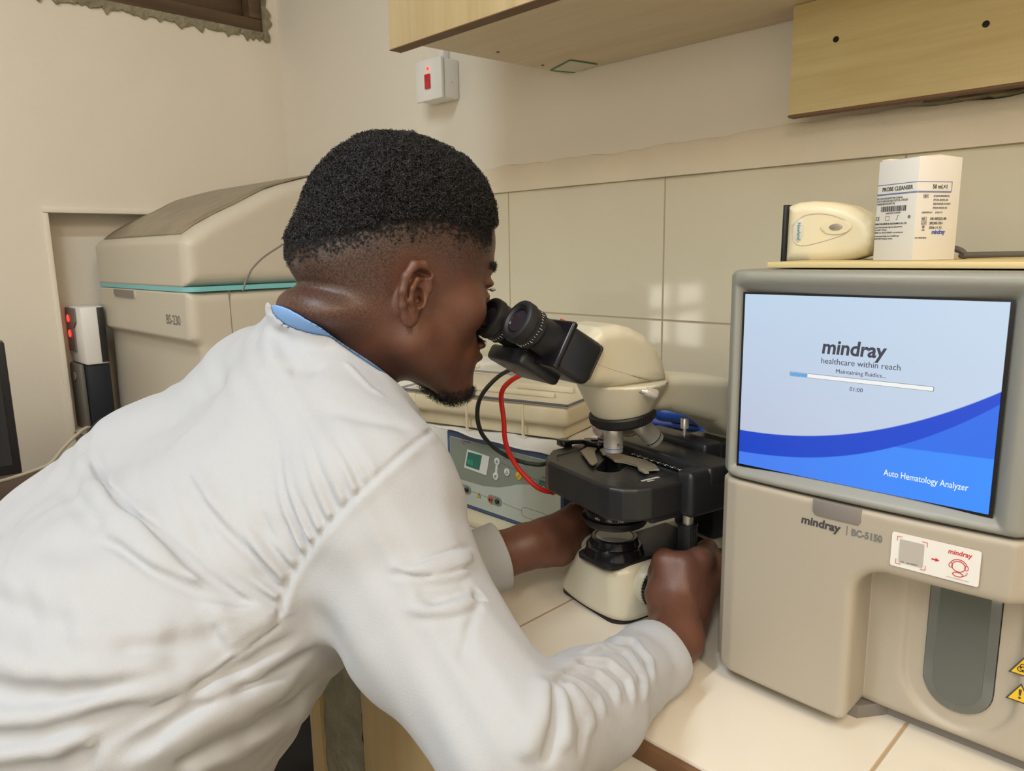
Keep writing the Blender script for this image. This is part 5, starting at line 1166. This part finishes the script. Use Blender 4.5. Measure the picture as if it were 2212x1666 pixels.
def coat0(P):
    d = torso(P)
    d = smin(d, s_chain(P, [C1+LAT*.02+TH_*0, C2+np.array([0, 0, -.06]), C3+np.array([0, 0, -.20])], [.11, .13, .19], .05), .06)   # loose front and skirt
    d = smin(d, s_chain(P, [at(560, 930, .88), at(390, 1070, .86), at(200, 1245, .84), at(0, 1425, .80), at(-150, 1540, .78)], [.085, .108, .114, .115, .12], .05), .05)
    d = smin(d, s_chain(P, [N0-NC*.03, at(700, 900, .78), RSH], [.076, .085, .078], .03), .035)
    d = smin(d, s_chain(P, [N0-NC*.03, at(580, 850, .90), LSH], [.076, .075, .075], .03), .035)
    ar = s_chain(P, [RSH, RMID, REL], [.080, .0630, .053], .02); fa = s_chain(P, [REL, RFA, RCU, RCU+(RCU-RFA)*.25], [.053, .0465, .0365, .0365], .02)
    d = smin(d, smin(ar, fa, .012), .018)
    la = s_chain(P, [LSH, LEL, LFA, LCU, LCU+(LCU-LFA)*.4], [.078, .056, .046, .0385, .0375], .02); d = smin(d, la, .018)
    m = near_pt(P, N0, .115)
    if m.any(): d[m] = smin(d[m], smax(smax(neckskin(P[m])-.0100, (P[m]-PC) @ NC-.02, .004), np.linalg.norm(P[m]-N0, axis=1)-.112, .01), .014)
    return d
def cuts(P, d, th=.0022):
    m0 = near_pt(P, N0, .13); e = np.full(len(P), 1.0)
    if m0.any(): e[m0] = neckskin(P[m0])-.0055
    # neck opening
    m = near_pt(P, N0, .125)
    pl = (P-PC) @ NC
    pl = pl+.011; d = np.where(m, smax(d, np.minimum(pl, .03+0*pl), .002), d); d = smax(d, -np.where(m, np.maximum(e, -pl-.018), 1), .002)
    for A, B_, r in ((RFA, RCU, .0335), (LFA, LCU, .0350)):
        ax = nrm(B_-A); t = (P-B_) @ ax; rad = np.linalg.norm(P-B_-t[:, None]*ax, axis=1); m = near_pt(P, B_, .12)
        d = np.where(m & (rad < .06), smax(d, t-.004, .0015), d); d = np.where(m, smax(d, -np.maximum(rad-r, -t-.045), .0015), d)
    return d
def trace(x, y, fn, d0=.35, d1=1.3):
    v = px(x, y); L_ = np.linalg.norm(v); t = d0
    for _ in range(90):
        e = fn((CAM+v*t)[None])[0]
        if e < .0004: return CAM+v*t
        t += e/L_*.8
        if t > d1: break
    return None
FOLDS = []
def fold(pts, amp, w, taper=True, n=3):
    Q = []
    for i in range(len(pts)-1):
        for k in range(n): t = k/n; Q.append((pts[i][0]*(1-t)+pts[i+1][0]*t, pts[i][1]*(1-t)+pts[i+1][1]*t))
    Q.append(pts[-1]); R = [trace(*q, coat0) for q in Q]; R = [p for p in R if p is not None]
    if len(R) < 2: return
    # drop jumps between near and far surfaces
    seg_ = [R[0]]
    for p in R[1:]:
        if np.linalg.norm(p-seg_[-1]) < .07: seg_.append(p)
    if len(seg_) > 1: FOLDS.append((np.array(seg_), amp, w, taper))
def K4(*p): return [(x*.46, 900+y*.46) for x, y in p]
def K3(*p): return [(560+x*.425, 1100+y*.425) for x, y in p]
def off(pts, d):
    out = []
    for i, p in enumerate(pts):
        a = pts[max(0, i-1)]; c = pts[min(len(pts)-1, i+1)]; l = math.hypot(c[0]-a[0], c[1]-a[1]); out.append((p[0]-(c[1]-a[1])/l*d, p[1]+(c[0]-a[0])/l*d))
    return out
def crease(pts, a=.004, w=.0045, side=1, r=.8, wr=2.2, o=14):
    fold(pts, -a, w); fold(off(pts, o*side), a*r, w*wr)
m1 = K4((425, 150), (440, 230), (500, 340), (620, 460), (750, 560), (880, 670), (980, 760), (1100, 850), (1310, 935))
fold(m1, -.0055, .0045); fold(K4((395, 150), (400, 230), (450, 330), (540, 440), (650, 540), (760, 640), (880, 740)), .0065, .011)
fold(K4((440, 560), (560, 610), (700, 715), (850, 790), (1000, 840), (1120, 865)), -.0040, .0045); fold(K4((480, 470), (560, 560), (700, 660), (850, 740), (1000, 800)), .0030, .007)
crease(K4((850, 240), (900, 320), (960, 415), (1050, 525), (1150, 625), (1270, 745), (1330, 830)), .0035, .0045, -1)
fold(K4((-500, 800), (-200, 800), (0, 860), (150, 920), (300, 970), (440, 1000)), -.005, .013); fold(K4((-500, 700), (-200, 730), (0, 790), (150, 860), (300, 925), (440, 960)), .004, .013)
fold(K4((300, 320), (380, 430), (480, 540)), -.003, .008); fold(K4((-500, 1560), (0, 1600), (250, 1570), (480, 1470)), .005, .010); fold(K4((-500, 1640), (0, 1680), (250, 1650), (520, 1530)), -.005, .009); fold(K4((0, 620), (150, 700), (300, 760), (450, 790)), .003, .014); fold(K4((860, 1290), (700, 1400), (560, 1480), (420, 1560)), -.003, .006); fold(K4((250, 1000), (450, 1040), (650, 1030), (850, 1000)), .003, .012); fold(K4((500, 1100), (700, 1090), (900, 1060), (1080, 1010)), -.003, .009)
fold(K4((-500, 980), (-200, 1040), (0, 1130), (150, 1200), (300, 1225), (500, 1215), (700, 1180), (830, 1160)), .0065, .012); fold(K4((-500, 1200), (-200, 1260), (0, 1290), (200, 1292), (400, 1280), (600, 1255), (800, 1230)), -.0055, .009)
fold(K4((-500, 1400), (-200, 1430), (0, 1440), (150, 1430), (300, 1405), (500, 1345), (700, 1290), (850, 1250), (980, 1170)), .0065, .0075); fold(K4((-500, 1470), (-200, 1500), (0, 1500), (200, 1480), (400, 1420), (600, 1360), (800, 1310)), -.0055, .008)
SEAM = K4((1320, 950), (1130, 1090), (1000, 1190), (850, 1280), (700, 1370), (500, 1500), (300, 1650)); fold(SEAM, .0016, .0022, False); fold(off(SEAM, -6), -.0012, .002, False)
crease(K4((1430, 1010), (1250, 1110), (1150, 1170), (1000, 1240), (860, 1300)), .0035, .006, -1)
crease(K4((1520, 1075), (1300, 1200), (1100, 1300), (900, 1390), (700, 1520), (500, 1620)), .0060, .007, -1, o=22); fold(K4((1400, 1200), (1150, 1330), (950, 1430), (760, 1560)), .006, .011)
crease(K4((1520, 1240), (1350, 1370), (1150, 1490), (950, 1580), (800, 1660)), .0060, .007, -1, o=22)
for a, c, k in (((1310, 935), (1000, 905), 1), ((1310, 940), (960, 960), 1), ((1300, 945), (1000, 1030), 1), ((1280, 950), (1050, 1080), 1)): fold(K4(a, ((a[0]+c[0])/2, (a[1]+c[1])/2-8), c), .0022, .005)
# sleeve seam
ARM = [(950, 918), (905, 950), (860, 988), (800, 1042), (740, 1100), (690, 1158), (650, 1212), (620, 1262), (605, 1310), (604, 1332)]
fold(ARM, -.0032, .0026, False); fold(off(ARM, -12), .0010, .006, False)
SEAM3 = [trace(*q, coat0) for q in ARM]; SEAM3 = np.array([p for p in SEAM3 if p is not None]); SD = nrm(_u*.8-_r*.6)
GL = np.concatenate([[0], np.cumsum(np.linalg.norm(np.diff(SEAM3, axis=0), axis=1))])
# sleeve folds
crease(K3((1098, 188), (1040, 198), (970, 220), (890, 250), (800, 280), (690, 305)), .0022, .0030, -1, 1.0, 2.0, 11)
crease(K3((1108, 266), (1070, 288), (1000, 314), (900, 337), (790, 343), (700, 330), (620, 330)), .0030, .0030, 1, .8, 2.6, 12); fold(K3((1112, 245), (1040, 268), (940, 290), (830, 308), (700, 315)), .0016, .0050)
fold(K3((1140, 408), (1080, 442), (1000, 480), (900, 508), (800, 515), (680, 500)), .0024, .0055); crease(K3((1125, 488), (1040, 540), (960, 560), (850, 560), (740, 540)), .0022, .0040, 1, .8, 2.0)
crease(K3((1100, 330), (1020, 370), (900, 390), (760, 380)), .0014, .0035, 1, .8, 2.2)
fold(K3((1090, 395), (1000, 425), (880, 450), (780, 440)), -.0016, .006); fold(K3((1130, 470), (1095, 530), (1070, 600), (1050, 690), (1010, 800)), -.0026, .0035); fold(K3((1125, 470), (1118, 450), (1130, 430)), -.008, .005)
fold(K3((1450, 845), (1462, 930), (1440, 1050), (1380, 1170), (1310, 1300)), .0060, .007)
fold(K3((1480, 860), (1500, 980), (1502, 1100), (1482, 1200), (1450, 1325)), -.0060, .0048); fold(K3((1515, 880), (1545, 980), (1560, 1100), (1560, 1250)), .0050, .006)
fold(K3((1500, 855), (1570, 920), (1610, 1040), (1642, 1110), (1620, 1290)), -.0060, .0048)
fold(K3((1530, 870), (1620, 940), (1670, 1040), (1690, 1160)), .0050, .007)
for pts in (((1455, 838), (1560, 845), (1640, 890), (1720, 960), (1770, 1060)), ((1470, 830), (1620, 800), (1720, 830), (1800, 900), (1850, 1000)), ((1500, 818), (1640, 760), (1780, 775), (1880, 860), (1925, 1010)), ((1600, 750), (1750, 690), (1870, 720), (1960, 850), (1965, 1010)), ((1780, 660), (1900, 660), (1990, 760), (2010, 900))):
    fold(K3(*pts), .0034, .0045); fold(off(K3(*pts), 9), -.0032, .0040)
# collar seam, yoke wrinkle
fold([(700, 800), (660, 790), (620, 800)], -.003, .010); fold([(835, 862), (800, 840), (765, 800), (740, 775)], .0015, .003); fold([(690, 880), (800, 905), (900, 925)], -.002, .008)
fold([(560, 690), (580, 740), (590, 800)], .0035, .012); fold([(600, 700), (620, 760), (640, 800)], -.003, .010)
fold([(905, 1380-70), (1000, 1290), (1040, 1275)], -.002, .006)
def coatf(P):
    d = coat0(P); disp = np.zeros(len(P)); nearb = np.abs(d) < .03
    idx = np.nonzero(nearb)[0]
    if len(idx):
        Pn = P[idx]; dn = np.zeros(len(idx)); lo_, hi_ = Pn.min(0), Pn.max(0)
        for pts, amp, w, tp in FOLDS:
            if (pts.max(0)+3*w < lo_).any() or (pts.min(0)-3*w > hi_).any(): continue
            bb = ((Pn > pts.min(0)-3*w) & (Pn < pts.max(0)+3*w)).all(1)
            if not bb.any(): continue
            Q = Pn[bb]; best = np.full(len(Q), 1e9); par = np.zeros(len(Q)); N_ = len(pts)-1
            for i in range(N_):
                a, c = pts[i], pts[i+1]; ab = c-a; t = np.clip(((Q-a) @ ab)/max(ab @ ab, 1e-9), 0, 1); dd = np.linalg.norm(Q-a-t[:, None]*ab, axis=1); m = dd < best; best[m] = dd[m]; par[m] = (i+t[m])/N_
            tap = np.clip(np.minimum(par, 1-par)*5, 0, 1) if tp else np.clip(np.minimum(par, 1-par)*30, .2, 1)
            tap = tap*tap*(3-2*tap); dn[bb] += amp*np.exp(-(best/w)**2)*tap
        m = near_pt(Pn, SEAM3.mean(0), .26)
        if m.any():
            Q = Pn[m]; best = np.full(len(Q), 1e9); arc = np.zeros(len(Q)); near_ = np.zeros((len(Q), 3))
            for i in range(len(SEAM3)-1):
                a, c = SEAM3[i], SEAM3[i+1]; ab = c-a; t = np.clip(((Q-a) @ ab)/(ab @ ab), 0, 1); n_ = a+t[:, None]*ab; dd = np.linalg.norm(Q-n_, axis=1); k = dd < best
                best[k] = dd[k]; arc[k] = GL[i]+t[k]*(GL[i+1]-GL[i]); near_[k] = n_[k]
            side = ((Q-near_) @ SD) > 0; ln = GL[-1]; u = arc/ln
            lam = .0125; ph = arc+.35*best; L_ = .020+.030*(.5+.5*np.sin(ph*190+1.3))
            g = np.sin(2*pi*ph/lam+.9*np.sin(ph*97))*np.exp(-(best/L_)**1.5)*np.clip(best/.006, 0, 1)*np.clip((u-.22)/.2, 0, 1)*np.clip((1.0-u)*14, 0, 1)*(arc > 0)*(u < .999)
            dn[m] += np.where(side, g*.0021, 0)
        dn = dn*1.3+.0012*np.sin(Pn[:, 0]*61+2*np.sin(Pn[:, 2]*37))*np.sin(Pn[:, 2]*53+Pn[:, 1]*41)+.0007*np.sin(Pn @ np.array([97., 71, 113])+3*np.sin(Pn[:, 1]*60))
        disp[idx] = np.clip(dn, -.014, .014)
    return cuts(P, d-disp)
LOc = np.array([-1.30, -.30, .60]); HIc = np.array([-.24, .78, 1.34])
coat = sobj('coat', coatf, LOc, HIc, .0024, CO, None, proj=2); put(coat); coat['label'] = 'white long-sleeved coat with gathered folds at the sleeve seam'
# shirt collar
SH = mat('blue_shirt_cloth', (.20, .38, .72), .8, bump=.3, bscale=700, bdist=.0004)
def shirt(P):
    n_ = neckskin(P); d = np.maximum(n_-.0050, .0006-n_); pl = (P-PC) @ NC
    tt = np.clip(((P-N0) @ nrm(at(837, 852, .862)-at(618, 676, .80)))/.07, -1, 1)
    return smax(smax(d, pl+.0030-.010*tt, .0012), -(pl+.040), .001)
so = sobj('shirt_collar', shirt, N0-.12, N0+.12, .0013, SH, None, proj=1); put(so); so['label'] = 'light blue shirt collar'
# stitching of the sleeve seam and cuff
# trousers and shoes (below and left of the frame)
HIPW = C3+np.array([0, 0, -.12]); TRm = mat('dark_trousers', (.03, .032, .04), .8)
def trou(P):
    d = s_chain(P, [HIPW, HIPW-LAT*.01], [.13, .13], .02)
    for s in (1, -1):
        h = HIPW+LAT*.085*s; f = np.array([h[0]-.02, h[1]-.02, .07]); kn = (h+f)/2+np.array([.01, .03, 0]); d = smin(d, s_chain(P, [h, kn, f], [.095, .070, .060], .03), .04)
    return smax(d, .045-P[:, 2], .003)
tr = sobj('trousers', trou, HIPW-np.array([.30, .30, .92]), HIPW+np.array([.30, .30, .16]), .008, TRm, None, proj=1); put(tr)
for s in (1, -1):
    h = HIPW+LAT*.085*s; f = np.array([h[0]-.02, h[1]-.02, 0]); fw = nrm((.26, .966, 0))
    def shoe(P): return smax(smin(s_cap(P, f+np.array([0, 0, .05])-fw*.03, f+np.array([0, 0, .038])+fw*.16, .048, .038), s_cap(P, f+np.array([0, 0, .06]), f+np.array([0, 0, .10]), .05, .045), .02), .002-P[:, 2], .004)
    o = sobj('shoe', shoe, f-np.array([.16, .16, .02]), f+np.array([.18, .26, .18]), .006, M['black'], None, proj=1); put(o)
